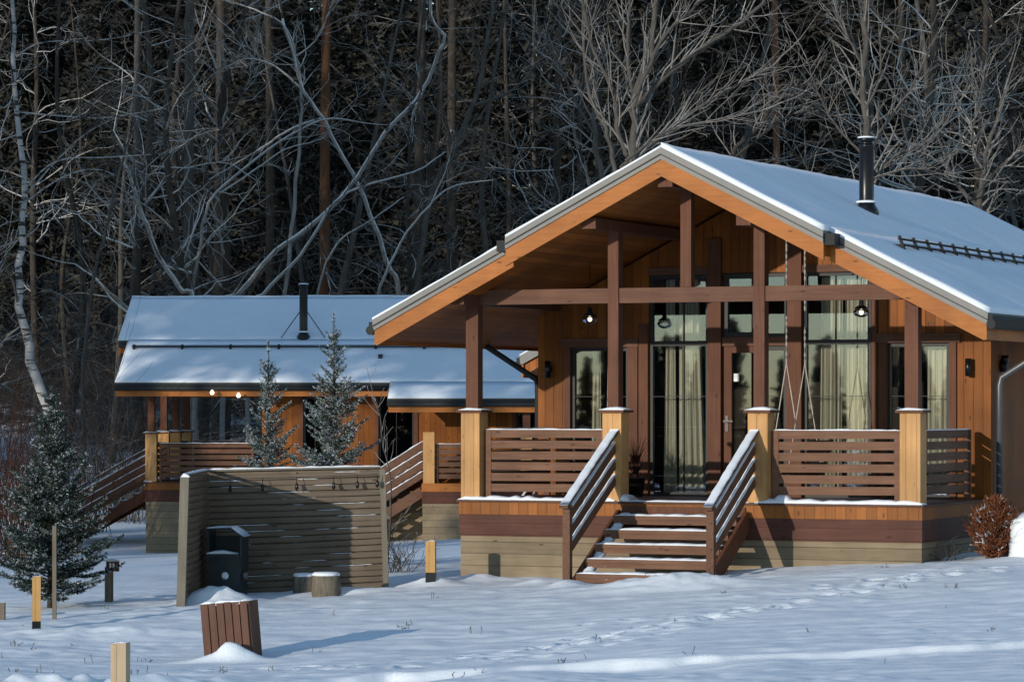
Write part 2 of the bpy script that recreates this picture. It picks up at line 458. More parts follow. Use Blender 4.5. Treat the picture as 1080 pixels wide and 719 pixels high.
# ------------------------------------------------------------------ cabins
ZR, PK = 3.42, .5087                         # ridge height and pitch, measured from the eye level of the porch survey
VA, VL, VR, US, WR, DW, WW = -.96, -.70, 13.47, 2.21, 4.24, 2.76, 3.35
DECK = -1.234
LIFT = 2.6                                   # the root empty stands below the floor, at the foot of the house
def T(u): return ZR - PK * abs(u)

def cabin(label, loc, a, ext, foot, steps, n_snow, side_windows=()):
    """a gabled timber cabin with an open porch in front and a lower roof over a side porch"""
    root = thing('timber_cabin', label, 'cabin', loc, -a)
    B = lambda mb, name, mat, par=None: mb.build(name, M[mat] if isinstance(mat, str) else mat, par or root, LIFT)
    e = ext
    # ---- foundation, bands and deck
    mb = MB(); mb.box(-3.25, 3.25, -.12, DW, foot, -1.72); mb.box(-WW + .02, WW - .02, DW + .003, 13.2, foot, -1.44)
    B(mb, 'foundation', 'tan')
    mb = MB(); mb.box(-3.262, 3.262, -.14, DW, -1.72, -1.43); B(mb, 'lower_band', 'brownband')
    mb = MB(); mb.box(-3.265, 3.265, -.147, DW, -1.43, -1.262); B(mb, 'upper_band', 'band')
    mb = MB(); mb.box(-3.29, 3.29, -.18, DW - .002, -1.262, DECK); dk = B(mb, 'deck', 'deck')
    mb = MB()
    mb.snowbar((-3.27, -.07, DECK), (-.98, -.07, DECK), .22, .055, 1); mb.snowbar((1.0, -.07, DECK), (3.27, -.07, DECK), .22, .055, 2)
    mb.snowbar((-.9, .02, DECK), (.9, .02, DECK), .3, .02, 3); mb.snowbar((-1.25, .12, DECK), (-.7, -.1, DECK), .25, .09, 4); mb.snowbar((1.2, 0, DECK), (1.5, -.06, DECK), .2, .10, 5)
    B(mb, 'snow_ledge', 'snow', dk)
    # ---- walls with openings
    ops = [(-2.84, -1.95, DECK, .87), (-1.64, 1.66, DECK, 1.90), (1.88, 2.77, DECK, .90)]
    cuts = sorted({-WW, WW, 0.} | {o[0] for o in ops} | {o[1] for o in ops})
    mb = MB()
    for u0, u1 in zip(cuts, cuts[1:]):
        zs = -1.44
        for o in ops:
            if o[0] <= u0 + 1e-6 and u1 <= o[1] + 1e-6: zs = o[3]
        t0, t1 = T(u0) - .40, T(u1) - .40
        mb.prism([(u0, zs), (u1, zs), (u1, t1), (u0, t0)], DW, DW + .18)
    for o in ops:                            # threshold under each opening
        mb.box(o[0], o[1], DW, DW + .18, -1.44, DECK)
    wall = B(mb, 'front_wall', 'clad')
    sw = sorted(side_windows)
    for s in (-1, 1):
        mb = MB(); o2 = [w for w in sw] if s == e else []
        vc = sorted({DW + .181, 13.2} | {w[0] for w in o2} | {w[1] for w in o2})
        zt = T(WW) - .40
        for v0, v1 in zip(vc, vc[1:]):
            w = [w for w in o2 if w[0] <= v0 + 1e-6 and v1 <= w[1] + 1e-6]
            x0, x1 = (WW - .16, WW) if s > 0 else (-WW, -WW + .16)
            if w: mb.box(x0, x1, v0, v1, -1.44, w[0][2]); mb.box(x0, x1, v0, v1, w[0][3], zt)
            else: mb.box(x0, x1, v0, v1, -1.44, zt)
        B(mb, 'side_wall', 'clad_side')
    mb = MB(); mb.prism([(-WW + .165, -1.44), (WW - .165, -1.44), (WW - .165, T(WW) - .40), (0, ZR - .40), (-WW + .165, T(WW) - .40)], 13.02, 13.2); B(mb, 'rear_wall', 'clad')
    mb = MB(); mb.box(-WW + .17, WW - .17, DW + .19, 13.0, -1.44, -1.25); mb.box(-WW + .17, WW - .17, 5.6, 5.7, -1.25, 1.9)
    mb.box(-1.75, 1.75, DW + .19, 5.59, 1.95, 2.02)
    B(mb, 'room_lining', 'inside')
    # ---- window and door joinery
    F = lambda p, q, c: (p, DW - c, q)       # front wall plane; outward is towards -v
    S = lambda p, q, c: (e * (WW + c), p, q)
    def window(fn, a0, a1, b0, b1, mull=(), bars=(), name='window', th=.05, bar_t=.006):
        mb = MB(); d0, d1 = -.10, -.03
        mb.mbox(fn, a0, a1, b0, b0 + th, d0, d1); mb.mbox(fn, a0, a1, b1 - th, b1, d0, d1)
        mb.mbox(fn, a0, a0 + th, b0 + th, b1 - th, d0, d1); mb.mbox(fn, a1 - th, a1, b0 + th, b1 - th, d0, d1)
        for m in mull: mb.mbox(fn, m - bar_t, m + bar_t, b0 + th, b1 - th, d0 + .01, d1 - .012)
        for m, t in bars: mb.mbox(fn, a0 + th, a1 - th, m - t, m + t, d0 + .004, d1 - .006)
        w = B(mb, name, 'frame')
        mb = MB(); mb.mbox(fn, a0 + th - .003, a1 - th + .003, b0 + th - .003, b1 - th + .003, -.072, -.064); B(mb, 'pane', 'glass', w)
        return w
    window(F, -2.84, -1.95, DECK, .87, (-2.22,), ((.17, .004),))
    window(F, -1.64, -.74, DECK, 1.89, (-1.13,), ((.92, .035), (.17, .004)))
    window(F, .66, 1.64, DECK, 1.89, (1.12,), ((.92, .035), (.17, .004)))
    window(F, 1.88, 2.77, DECK, .90, (2.33,), ((.17, .004),))
    window(F, -.53, -.02, 1.0, 1.89, (), (), 'transom_window', .07); window(F, -.015, .43, 1.0, 1.89, (), (), 'transom_window', .05)
    window(F, .06, .43, DECK, .87, (), ((.17, .004),), 'side_light', .06)
    mb = MB(); d0, d1 = -.10, -.02
    for q in ((-.53, .06, DECK, DECK + .14), (-.53, .06, .78, .87), (-.53, -.40, DECK + .14, .78), (-.05, .06, DECK + .14, .78)): mb.mbox(F, *q, d0, d1)
    dr = B(mb, 'door', 'brown')
    mb = MB(); mb.mbox(F, -.403, -.047, DECK + .137, .783, -.07, -.06); B(mb, 'pane', 'glass', dr)
    mb = MB(); mb.mbox(F, -.49, -.45, -.32, -.10, -.018, -.01); mb.mbox(F, -.50, -.36, -.19, -.165, .03, .05); mb.mbox(F, -.48, -.455, -.19, -.165, -.01, .03); B(mb, 'handle', 'black', dr)
    mb = MB(); mb.mbox(F, -.38, -.30, .38, .49, -.059, -.056); B(mb, 'notice', 'white', dr)
    # ---- brown trim
    for q in ((-1.95, -1.80, DECK, .87, 0, .035), (-1.785, -1.645, DECK, 1.2, 0, .03), (-2.93, -2.84, DECK, .87, 0, .03), (1.665, 1.74, DECK, 1.95, 0, .03),
              (1.77, 1.88, DECK, .90, 0, .035), (2.77, 2.87, DECK, .90, 0, .035), (-.73, -.535, DECK, 2.38, -.10, .06), (.435, .655, DECK, 2.38, -.10, .06)):
        mb = MB(); mb.mbox(F, *q); B(mb, 'trim_post', 'brown')
    for q in ((-2.97, -1.79, .873, 1.0, 0, .045), (1.745, 2.93, .903, 1.03, 0, .045), (-.533, .433, .875, .998, -.10, .02), (-1.64, -.732, 1.89, 1.99, -.05, .03), (.657, 1.663, 1.89, 1.99, -.05, .03)):
        mb = MB(); mb.mbox(F, *q); B(mb, 'lintel', 'beamw')
    for (v0, v1, z0, z1) in sw:
        window(S, v0, v1, z0, z1, ((v0 + v1) / 2,), ())
        mb = MB(); 
        for q in ((v0 - .09, v0, z0 - .09, z1 + .09), (v1, v1 + .09, z0 - .09, z1 + .09), (v0, v1, z1, z1 + .09), (v0, v1, z0 - .09, z0)): mb.mbox(S, *q, 0, .03)
        B(mb, 'window_surround', 'brown')
    # ---- porch frame
    for u in (-3.1, -1.03, 1.03, 3.1):
        w = .137; mb = MB(); mb.box(u - w, u + w, -w, w, DECK + .004, -.055); pr = B(mb, 'pier', 'pier')
        mb = MB(); mb.pyramid(u, 0, .185, -.055, -.02, .0); B(mb, 'pier_cap', 'brown', pr)
        mb = MB(); mb.snowbar((u - .178, 0, -.02), (u + .178, 0, -.02), .35, .045, int(u * 10)); B(mb, 'snow_cap', 'snow', pr)
        if abs(u) > 2: mb = MB(); mb.box(u - .09, u + .09, -.08, .08, -.02, 1.40); B(mb, 'post', 'brown')
        else: mb = MB(); mb.box(u - .075, u + .075, -.085, .085, -.02, 2.36); B(mb, 'post', 'brown')
    mb = MB(); mb.box(-.075, .075, -.07, .07, 1.606, 2.88); B(mb, 'king_post', 'brown')
    mb = MB()
    for u0, u1 in ((-2.98, -1.106), (-1.104 + .03, 1.074), (1.106, 2.98)):
        pass
    mb.box(-2.995, 2.995, -.062, .062, 1.405, 1.603); B(mb, 'tie_beam', 'beamw')
    for u, zb, zt in ((-3.1, 1.40, 1.53), (3.1, 1.40, 1.53), (-1.08, 2.36, 2.50), (1.08, 2.36, 2.50), (0, 2.88, 3.03)):
        mb = MB(); mb.box(u - .10, u + .10, (VL if abs(u) > 2 else VA) + .14, DW + .05, zb, zt); B(mb, 'purlin', 'brown')
    # ---- railings
    def railing(p0, p1, mat):
        p0, p1 = Vector(p0), Vector(p1); d = (p1 - p0).normalized()
        mb = MB()
        for k in range(6):
            z = DECK + .115 + k * .146; sk = .004 * random.uniform(-1, 1)
            mb.bar(p0 + Vector((0, 0, z + .05 + sk)), p1 + Vector((0, 0, z + .05 - sk)), .035, .106)
        for p in (p0 + d * .045, p1 - d * .045):
            mb.bar(p + Vector((0, 0, DECK + .004)) - Vector((d.y, -d.x, 0)) * .035 * 0, p + Vector((0, 0, -.285)), .09, .05)
        r = B(mb, 'railing', mat)
        mb = MB(); mb.snowbar(p0 + Vector((0, 0, -.286)), p1 + Vector((0, 0, -.286)), .05, .018, 7); B(mb, 'snow_line', 'snow', r)
    railing((-2.94, .02, 0), (-1.18, .02, 0), 'slat'); railing((1.18, .02, 0), (2.94, .02, 0), 'slat')
    railing((3.1, .18, 0), (3.1, 2.55, 0), 'slat_side'); railing((-3.1, .18, 0), (-3.1, 2.55, 0), 'slat_side')
    # ---- front stairs
    rise, run = .177, .32
    vend = -.16 - run * steps
    st = MB(); st.box(-.87, .87, -.17, -.15, DECK - .30, DECK - .06); stairs = B(st, 'stairs', 'brown')
    for s in (-1, 1):
        x = s * .90
        st = MB(); st.bar((x, -.16, DECK - .22), (x, vend, DECK - .22 - rise * steps), .05, .26); B(st, 'stringer', 'brown', stairs)
    for k in range(1, steps + 1):
        z = DECK - rise * k; v0 = -.16 - run * k
        mb = MB(); mb.box(-.86, .86, v0 - .02, v0 + run - .03, z - .05, z); mb.box(-.862, .862, v0 - .005, v0 + .03, z - .115, z - .05); tr = B(mb, 'tread', 'slat', stairs)
        mb = MB(); mb.snowbar((-.855, v0 + .13, z), (.855, v0 + .13, z), .28, .026, 20 + k); B(mb, 'snow_line', 'snow', stairs)
    mb = MB(); mb.snowbar((-.80, -.2, DECK - .16), (-.80, vend, DECK - .16 - rise * steps), .14, .07, 31); B(mb, 'snow_drift', 'snow', stairs)
    sl = rise / run
    for s in (-1, 1):
        x = s * .985
        zb = -.30 - sl * (-.14 - vend) - .0
        mb = MB()
        mb.bar((x, -.145, -.30), (x, vend - .13, -.30 - sl * (-.145 - vend + .13)), .12, .04)
        for k in range(1, 4):
            o = -.215 * k
            mb.bar((x, -.145, -.30 + o), (x, vend + .04, -.30 + o - sl * (-.145 - vend - .04)), .035, .125)
        mb.box(x - .05, x + .05, vend - .04, vend + .05, DECK - rise * steps - .45, zb - .04)
        rl = B(mb, 'stair_railing', 'slat_side')
        mb = MB()
        for k in range(0, 4):
            o = -.215 * k + (.022 if k == 0 else .07)
            p, q = (x, -.145, -.30 + o), (x, vend - (.12 if k == 0 else -.05), -.30 + o - sl * (-.145 - vend + (.12 if k == 0 else -.05)))
            mb.snowbar(p, q, .125 if k == 0 else .045, .02 if k == 0 else .028, 40 + k)
        B(mb, 'snow_line', 'snow', rl)
    # ---- roof
    def slabs(mb, dt, db, gu=0., gv=0.):
        """both slopes, upper part reaching further forward, plus the lower roof over the side porch"""
        for s in (-1, 1):
            def P(u, v, d): return (s * u, v, ZR - PK * u + d)
            def sl(u0, u1, v0, v1):
                c = [P(u0, v0, db), P(u1, v0, db), P(u1, v1, db), P(u0, v1, db), P(u0, v0, dt), P(u1, v0, dt), P(u1, v1, dt), P(u0, v1, dt)]
                if s < 0: c = [c[1], c[0], c[3], c[2], c[5], c[4], c[7], c[6]]
                mb.quadbox(c)
            sl(0, US, VA - gv, VR + gv); sl(US, WR + gu, VL - gv, VR + gv)
            if s == e: sl(WR + gu, 5.0 + gu, 6.0 - gv, VR + gv)
        return mb
    roof = B(slabs(MB(), -.19, -.36, 0, -.045), 'roof', 'soffit')
    B(slabs(MB(), -.035, -.188, .05, .02), 'roof_edge', 'grey', roof)
    mb = MB(); 
    for s in (-1, 1):                        # a joint line in the metal edge
        for (u0, u1, v) in ((0, US, VA - .03), (US, WR + .05, VL - .03)):
            mb.bar((s * u0, v, T(u0) - .125), (s * u1, v, T(u1) - .125), .02, .012)
    B(mb, 'edge_seam', 'frame', roof)
    for s in (-1, 1):
        for (u0, u1, v) in ((0, US, VA), (US, WR, VL), (0, WR, VR - .045)):
            mb = MB(); mb.prism([(s * u0, T(u0) - .19), (s * u1, T(u1) - .19), (s * u1, T(u1) - .41), (s * u0, T(u0) - .41)][::s], v, v + .044)
            B(mb, 'barge_board', 'fascia', roof)
        ul = WR
        mb = MB(); x0, x1 = sorted((s * (ul - .002), s * (ul + .03)))
        mb.box(x0, x1, VL + .001, VR if s != e else 5.99, T(ul) - .40, T(ul) - .19)
        if s == e: x0, x1 = sorted((s * 4.998, s * 5.03)); mb.box(x0, x1, 6.0, VR, T(5.) - .40, T(5.) - .19)
        B(mb, 'eave_board', 'fascia_side', roof)
        mb = MB()
        segs = [(WR + .09, VL - .02, VR if s != e else 5.97)] + ([(5.09, 5.98, VR)] if s == e else [])
        for u, v0, v1 in segs:
            mb.tube([(s * u, v0, T(u) - .16), (s * u, v1, T(u) - .16)], .062, 10)
            x0, x1 = sorted((s * (u - .06), s * (u + .02))); mb.box(x0, x1, v0 + .01, v1 - .01, T(u) - .17, T(u) - .045)
        mb.box(min(s * US, s * (US + .14)), max(s * US, s * (US + .14)), VA + .02, VL + .02, T(US) - .22, T(US) - .07)
        B(mb, 'gutter', 'dark', roof)
    # snow lying on both slopes
    for s in (-1, 1):
        th = .032 if s == n_snow else .075
        rg = np.random.default_rng(5 + s)
        parts = [(0., US, VA - .015), (US, WR + .06, VL - .015)] + ([(WR + .06, 5.06, 5.99)] if s == e else [])
        vv, ff = [], []
        for (u0, u1, v0) in parts:
            uu = np.linspace(u0, u1, max(3, int((u1 - u0) / .16))); wv = np.arange(v0, VR + .02, .2)
            U, V = np.meshgrid(uu, wv); k = sum(len(q) for q in vv)
            hgt = th * (.75 + .5 * vnoise(U * 1.3 + 7, V * .8, 21)) + .02 * (vnoise(U * 4, V * 4, 22) - .5)
            top = np.stack([s * U, V, ZR - PK * U - .034 + hgt * .8 + LIFT], -1).reshape(-1, 3)
            bot = np.stack([s * U, V, ZR - PK * U - .033 + LIFT], -1).reshape(-1, 3)
            r, c = U.shape; ii = np.arange(r * c).reshape(r, c) + k
            fa = np.stack([ii[:-1, :-1], ii[:-1, 1:], ii[1:, 1:], ii[1:, :-1]], -1).reshape(-1, 4)
            if s < 0: fa = fa[:, ::-1]
            jj = ii + r * c
            side = []
            for A, Bq in ((ii[0], jj[0]), (ii[-1][::-1], jj[-1][::-1]), (ii[:, -1], jj[:, -1]), (ii[::-1, 0], jj[::-1, 0])):
                sd = np.stack([Bq[:-1], Bq[1:], A[1:], A[:-1]], -1); side.append(sd if s > 0 else sd[:, ::-1])
            vv += [top, bot]; ff += [fa] + side
        o = np_mesh('snow_cover', np.concatenate(vv), np.concatenate(ff), M['snow_roof'], roof, False)
    # snow guards, chimney
    for s, u, v0 in ((1, 2.6, 1.15), (-1, 3.15, -.45)) if e < 0 else ((1, 2.72, -.55), (-1, 2.72, -.5)):
        mb = MB(); z = T(u) + .02
        for k, dzz in enumerate((.05, .13) if e < 0 else (.03, .065)):
            mb.tube([(s * (u - k * .05), v0, z + dzz), (s * (u - k * .05), 12.8, z + dzz)], .017, 6)
        v = v0 + .05
        while v < 12.8:
            mb.bar((s * (u - .16), v, z + .04), (s * (u + .02), v, z + .03), .03, .05)
            mb.bar((s * (u + .01), v, z - .02), (s * (u - .06), v, z + (.17 if e < 0 else .09)), .03, .06, (0, 1, 0)); v += .62 if e < 0 else 1.2
        B(mb, 'snow_guard', 'dark', roof)
    cu, cv, hc = (1.22, 3.9, 1.02) if e < 0 else (2.1, 3.65, 1.30)
    zt = T(cu)
    mb = MB(); mb.lathe([(.18, zt - .12), (.17, zt + .0), (.11, zt + .10), (.104, zt + .12), (.104, zt + hc - .13), (.112, zt + hc - .12), (.112, zt + hc - .09), (.09, zt + hc - .085), (.09, zt + hc - .05), (.13, zt + hc - .045), (.13, zt + hc)], cu, cv, 20)
    if e > 0:
        for dv in (-.55, .55): mb.tube([(cu, cv, zt + .75), (cu + .1, cv + dv, T(cu + .1) + .02)], .012, 5)
    ch = B(mb, 'chimney', 'black', roof)
    mb = MB(); mb.lathe([(.132, zt + hc), (.12, zt + hc + .02), (.04, zt + hc + .03)], cu, cv, 14); mb.lathe([(.155, zt + .105), (.15, zt + .13), (.108, zt + .14)], cu, cv, 14); B(mb, 'snow_cap', 'snow', ch)
    # ---- downpipes
    for s in (-1, 1):
        mb = MB(); x = s * (WR + .03)
        mb.tube([(x, DW + .16, T(WR) - .2), (x, DW + .16, T(WR) - .34), (s * (WW + .10), DW + .16, T(WR) - .84), (s * (WW + .075), DW + .16, T(WR) - .95), (s * (WW + .075), DW + .16, -1.75)], .042, 10)
        B(mb, 'downpipe', 'pipe' if s > 0 else 'dark')
    # ---- wall lamps
    for u in (-3.16, 3.06):
        mb = MB(); mb.lathe([(.045, .44), (.045, .68)], u, DW - .09, 12); mb.box(u - .03, u + .03, DW - .06, DW, .52, .60); B(mb, 'wall_lamp', 'black')
    mb = MB(); mb.tube([(e * -1 * WW, 3.25, .58), (e * -1 * (WW + .10), 3.25, .58)], [.085, .07], 14); mb.tube([(e * -1 * (WW + .06), 3.25, .62), (e * -1 * (WW + .06), 3.25, .73)], .05, 10); B(mb, 'wall_lamp', 'black')
    # ---- side porch under the lower roof
    s = e; x0, x1 = sorted((s * (WW + .003), s * 4.75))
    mb = MB(); mb.box(x0, x1, 6.8, 11.8, foot, -1.72); B(mb, 'porch_foundation', 'tan')
    mb = MB(); mb.box(x0, x1 + (.01 if s > 0 else 0), 6.79, 11.81, -1.72, -1.43); B(mb, 'porch_band', 'brownband')
    mb = MB(); x0, x1 = sorted((s * (WW + .004), s * 4.77)); mb.box(x0, x1, 6.78, 11.82, -1.43, DECK); B(mb, 'porch_deck', 'fascia_side')
    for v in (6.95, 9.3, 11.6):
        mb = MB(); mb.box(s * 4.6 - .137, s * 4.6 + .137, v - .137, v + .137, DECK + .002, -.055 if v > 7 else .0); B(mb, 'pier', 'pier')
        if v > 7: mb = MB(); mb.box(s * 4.6 - .09, s * 4.6 + .09, v - .09, v + .09, -.055, T(4.6) - .36); B(mb, 'post', 'brown')
    for vv2 in ((7.1, 9.15), (9.45, 11.45)): railing((s * 4.6, vv2[0], 0), (s * 4.6, vv2[1], 0), 'slat_side')
    mb = MB(); n2 = 7; v1 = 6.78
    for k in range(1, n2 + 1):
        x0, x1 = sorted((s * 3.45, s * 4.5)); mb.box(x0, x1, v1 - .3 * k, v1 - .3 * k + .28, DECK - .19 * k - .05, DECK - .19 * k)
    for x in (3.5, 4.55):
        mb.bar((s * x, v1, DECK - .2), (s * x, v1 - .3 * n2, DECK - .2 - .19 * n2), .05, .25)
        for k in range(4): mb.bar((s * (x + .03), v1 + .02, -.30 - .24 * k), (s * (x + .03), v1 - .3 * n2, -.30 - .24 * k - .19 * n2), .04, .15)
        mb.box(s * (x + .03) - .05, s * (x + .03) + .05, v1 - .3 * n2 - .05, v1 - .3 * n2 + .05, DECK - .19 * n2 - .4, -.27 - .19 * n2)
    sst = B(mb, 'side_stairs', 'slat_side')
    mb = MB()
    for k in range(4): mb.snowbar((s * 4.58, v1 + .02, -.30 + .08 - .24 * k), (s * 4.58, v1 - .3 * n2, -.30 + .08 - .24 * k - .19 * n2), .05, .03, 60 + k)
    B(mb, 'snow_line', 'snow', sst)
    return root

AM = .4159
MAIN = (2.3238, 44.6, CAMZ - LIFT)
cabin('large orange timber cabin on the right with open porch, tall glazing and front steps', MAIN, AM, -1, -2.75, 5, -1)
A2 = rad(92.5)
SEC = (-8.74, 86.1, CAMZ - LIFT - .566)
cabin('smaller looking timber cabin on the left behind the slatted screen, snowy roof slope facing front', SEC, A2, 1, -3.6, 7, 1,
      ((3.77, 4.35, -.6, .85), (5.62, 6.5, -.95, .9), (9.0, 9.95, DECK, .5)))

def to_world(loc, a, p):
    u, v, z = p; s, c = math.sin(a), math.cos(a)
    return Vector((loc[0] + u * c + v * s, loc[1] - u * s + v * c, loc[2] + LIFT + z))
def H(u, v, z): return to_world(MAIN, AM, (u, v, z))
def H2(u, v, z): return to_world(SEC, A2, (u, v, z))

# ------------------------------------------------------------------ things on and in the main cabin's porch
def curtain(u0, u1, b0, b1, z0, z1, label, folds, ph):
    rt = H(0, 0, 0)
    n = 60; rows = 14; vs, fs = [], []
    for j in range(rows + 1):
        t = j / rows; z = z1 + (z0 - z1) * t; a, b = u0 + (b0 - u0) * t, u1 + (b1 - u1) * t
        for i in range(n + 1):
            s = i / n; u = a + (b - a) * s
            amp = .035 * (.7 + .5 * t)
            v = DW + .30 + amp * math.sin(ph + s * folds * 6.283) + .012 * math.sin(s * folds * 14.1 + ph * 2 + t * 2)
            vs.append((u, v, z))
    w = n + 1
    for j in range(rows):
        for i in range(n): fs.append((j * w + i, j * w + i + 1, (j + 1) * w + i + 1, (j + 1) * w + i))
    me = bpy.data.meshes.new('curtain')
    uc = (u0 + u1) / 2
    me.from_pydata([(u - uc, v - DW - .3, z - z0) for u, v, z in vs], [], fs); me.polygons.foreach_set('use_smooth', [True] * len(fs))
    o = finish('curtain', me, M['fabric'], None); o.location = H(uc, DW + .3, z0); o.rotation_euler = (0, 0, -AM)
    tag(o, label, 'curtain', 'cream curtains behind the porch windows')
curtain(-2.62, -2.50, -2.66, -2.48, DECK, .85, 'narrow cream curtain at left of the leftmost porch window', 2, 0.)
curtain(-2.40, -2.28, -2.44, -2.24, DECK, .85, 'narrow cream curtain in the middle of the leftmost porch window', 2, 1.)
curtain(-1.50, -1.36, -1.54, -1.33, DECK, 1.83, 'slim left curtain of the tall window left of the door', 2, .5)
curtain(-1.30, -1.0, -1.30, -.88, DECK, 1.83, 'flaring right curtain of the tall window left of the door', 4, .2)
curtain(.82, 1.14, .80, 1.12, DECK, 1.83, 'cream curtain just right of the swing in the tall window', 5, .9)
curtain(1.18, 1.60, 1.20, 1.60, DECK, 1.83, 'wide cream curtain at right edge of the tall window behind the swing', 6, .1)
curtain(2.06, 2.26, 2.04, 2.27, DECK, .86, 'cream curtain left of the post in the rightmost porch window', 3, .4)
curtain(2.36, 2.74, 2.36, 2.75, DECK, .86, 'cream curtain right of the post in the rightmost porch window', 5, 1.2)

def pendant(p, top, label, scale=1., kind='near'):
    o = thing('pendant_lamp', label, 'lamp', p, 0, 'glass pendant lamps under porch roofs')
    mb = MB(); mb.tube([(0, 0, .10 * scale), (0, 0, top)], .006 * scale, 6); mb.build('cord', M['black'], o)
    if kind == 'far':
        mb = MB(); mb.lathe([(.02, .02), (.025, 0), (.05, -.03), (.055, -.06), (.03, -.10)], 0, 0, 12); mb.build('bulb', M['bulb_far'], o); return
    mb = MB(); mb.lathe([(.015, .12), (.03, .11), (.035, .05), (.085, .02), (.09, .0)], 0, 0, 16); mb.build('shade', M['dark'], o)
    mb = MB(); mb.lathe([(.085, -.006), (.11, -.04), (.09, -.085), (.03, -.11)], 0, 0, 16); mb.build('glass_globe', M['glass'], o)
    mb = MB(); mb.lathe([(.012, -.0), (.03, -.03), (.03, -.06), (.01, -.08)], 0, 0, 10); mb.build('bulb', M['bulb'], o)
pendant(H(-1.98, 1.4, 1.28), .74, 'glass pendant lamp hanging on the left side of the large porch')
pendant(H(1.95, 1.4, 1.33), .70, 'glass pendant lamp hanging in front of the tall window right of the swing')
pendant(H2(4.46, 1.68, 1.00), .13, 'leftmost lit lamp hanging at the far cabin porch eave', 1., 'far')
pendant(H2(4.46, 2.32, .93), .20, 'lit lamp at the far cabin eave just left of the frosted spruce tip', 1., 'far')

sw = thing('porch_swing', 'wooden porch swing hanging on ropes and chains behind the right railing', 'swing', H(1.06, 1.3, -.86), -AM)
for dv in (-.38, .38):
    mb = MB(); z = 1.47
    while z < 3.22:                          # links, every other one turned
        k = int(z / .05)
        mb.bar((0, dv, z), (0, dv, z + .055), .022 if k % 2 else .008, .008 if k % 2 else .022); z += .045
    mb.build('chain', M['chain'], sw)
    for du in (-.24, .24):
        mb = MB(); mb.tube([(0, dv, 1.47), (du, dv, .02)], .008, 6); mb.build('rope', M['rope'], sw)
mb = MB()
for k in range(6): mb.box(-.26 + k * .09, -.19 + k * .09, -.55, .55, 0, .025)
for dv in (-.38, .38): mb.box(-.28, .28, dv - .03, dv + .03, -.04, -.002)
mb.build('seat', M['slat_side'], sw)
mb = MB()
for k in range(4): mb.bar((.27 + k * .03, -.5, .10 + k * .10), (.27 + k * .03, .5, .10 + k * .10), .02, .07)
for dv in (-.38, .38): mb.bar((.25, dv, .0), (.38, dv, .45), .03, .04)
mb.build('backrest', M['slat_side'], sw)
o = MB().snowbar((-.0, -.5, .026), (.0, .5, .026), .45, .04, 3).build('snow_line', M['snow'], sw)

# a potted plant stands dark by the step of the porch
pp = thing('potted_plant', 'dark dry potted plant standing beside the tall window at the top of the steps', 'plant', H(-1.62, 2.2, DECK), -AM)
MB().lathe([(.10, 0), (.14, .25), (.15, .27), (.13, .27)], 0, 0, 16).build('pot', M['black'], pp)
mb = MB(); rg = random.Random(4)
for k in range(70):
    a = rg.uniform(0, 6.28); h = rg.uniform(.2, .6); r = rg.uniform(.05, .22)
    mb.tube([(0, 0, .25), (r * .4 * math.cos(a), r * .4 * math.sin(a), .25 + h * .6), (r * math.cos(a), r * math.sin(a), .25 + h)], [.006, .005, .002], 4)
mb.build('stems', M['redtwig'], pp)

# ------------------------------------------------------------------ slatted screen and what stands around it
def ray(px, py, Y): return Vector(((px - 540) / 3554.8 * Y, Y, CAMZ + (430.7 - py) / 3554.8 * Y))
sc = thing('slatted_screen', 'taupe slatted garden screen with short left wing standing in the snow', 'screen', (-4.1, 45.0, CAMZ - 2.5))
L0 = Vector((-4.1, 45.0, CAMZ - 2.5))
def loc(p): return Vector(p) - L0
bl, br, tl, tr_ = ray(222, 636, 45.0), ray(405, 626, 45.0), ray(218, 500, 45.0), ray(401, 496, 45.0)
fb, ft = ray(190.5, 650, 42.7), ray(195, 503, 42.7)
mb = MB(); n = 20; ms = MB(); rgs = random.Random(12)
for k in range(n):
    t = (k + .5) / n; t2 = t + .0
    a, b = bl.lerp(tl, t), br.lerp(tr_, t)
    tilt = Vector((0, -.35, 1)).normalized()
    j = Vector((0, 0, rgs.uniform(-.007, .007))); hgt = (tl - bl).length / n
    mid = (a + b) / 2 + Vector((0, 0, rgs.uniform(-.012, .010)))
    mb.bar(loc(a) + j, loc(mid), .018, .80 * hgt, (0, -.42, 1)); mb.bar(loc(mid), loc(b) - j, .018, .80 * hgt, (0, -.42, 1))
    bk = Vector((0, .065, .5 * hgt)); mb.bar(loc(a) + bk, loc(b) + bk, .014, .8 * hgt)
    for _ in range(rgs.choice((1, 1, 2, 3))):
        u0 = rgs.uniform(.0, .8); u1 = min(u0 + rgs.uniform(.05, .25), 1); o_ = Vector((0, -.15 * hgt, .37 * hgt))
        ms.snowbar(loc(a.lerp(b, u0)) + o_, loc(a.lerp(b, u1)) + o_, .016, .006, rgs.randint(0, 999), .05)
pn = mb.build('main_panel', M['fence'], sc); ms.build('snow_line', M['snow'], pn)
mb = MB()
for k in range(n):
    t = (k + .5) / n; a, b = fb.lerp(ft, t), bl.lerp(tl, t)
    mb.bar(loc(a.lerp(b, .03)), loc(b), .016, 1.22 * (tl - bl).length / n, (.45, 0, 1))
mb.build('wing_panel', M['fence'], sc)
for (p, q, nm) in ((fb, ft, 'front_post'), (br + Vector((.03, 0, 0)), tr_ + Vector((.03, 0, .02)), 'end_post'), (bl + Vector((-.03, .05, 0)), tl + Vector((-.03, .05, 0)), 'corner_post')):
    MB().bar(loc(p), loc(q), .11 if nm == 'front_post' else .075, .11 if nm == 'front_post' else .09, (0, 1, 0)).build('post', M['fencepost'], sc)
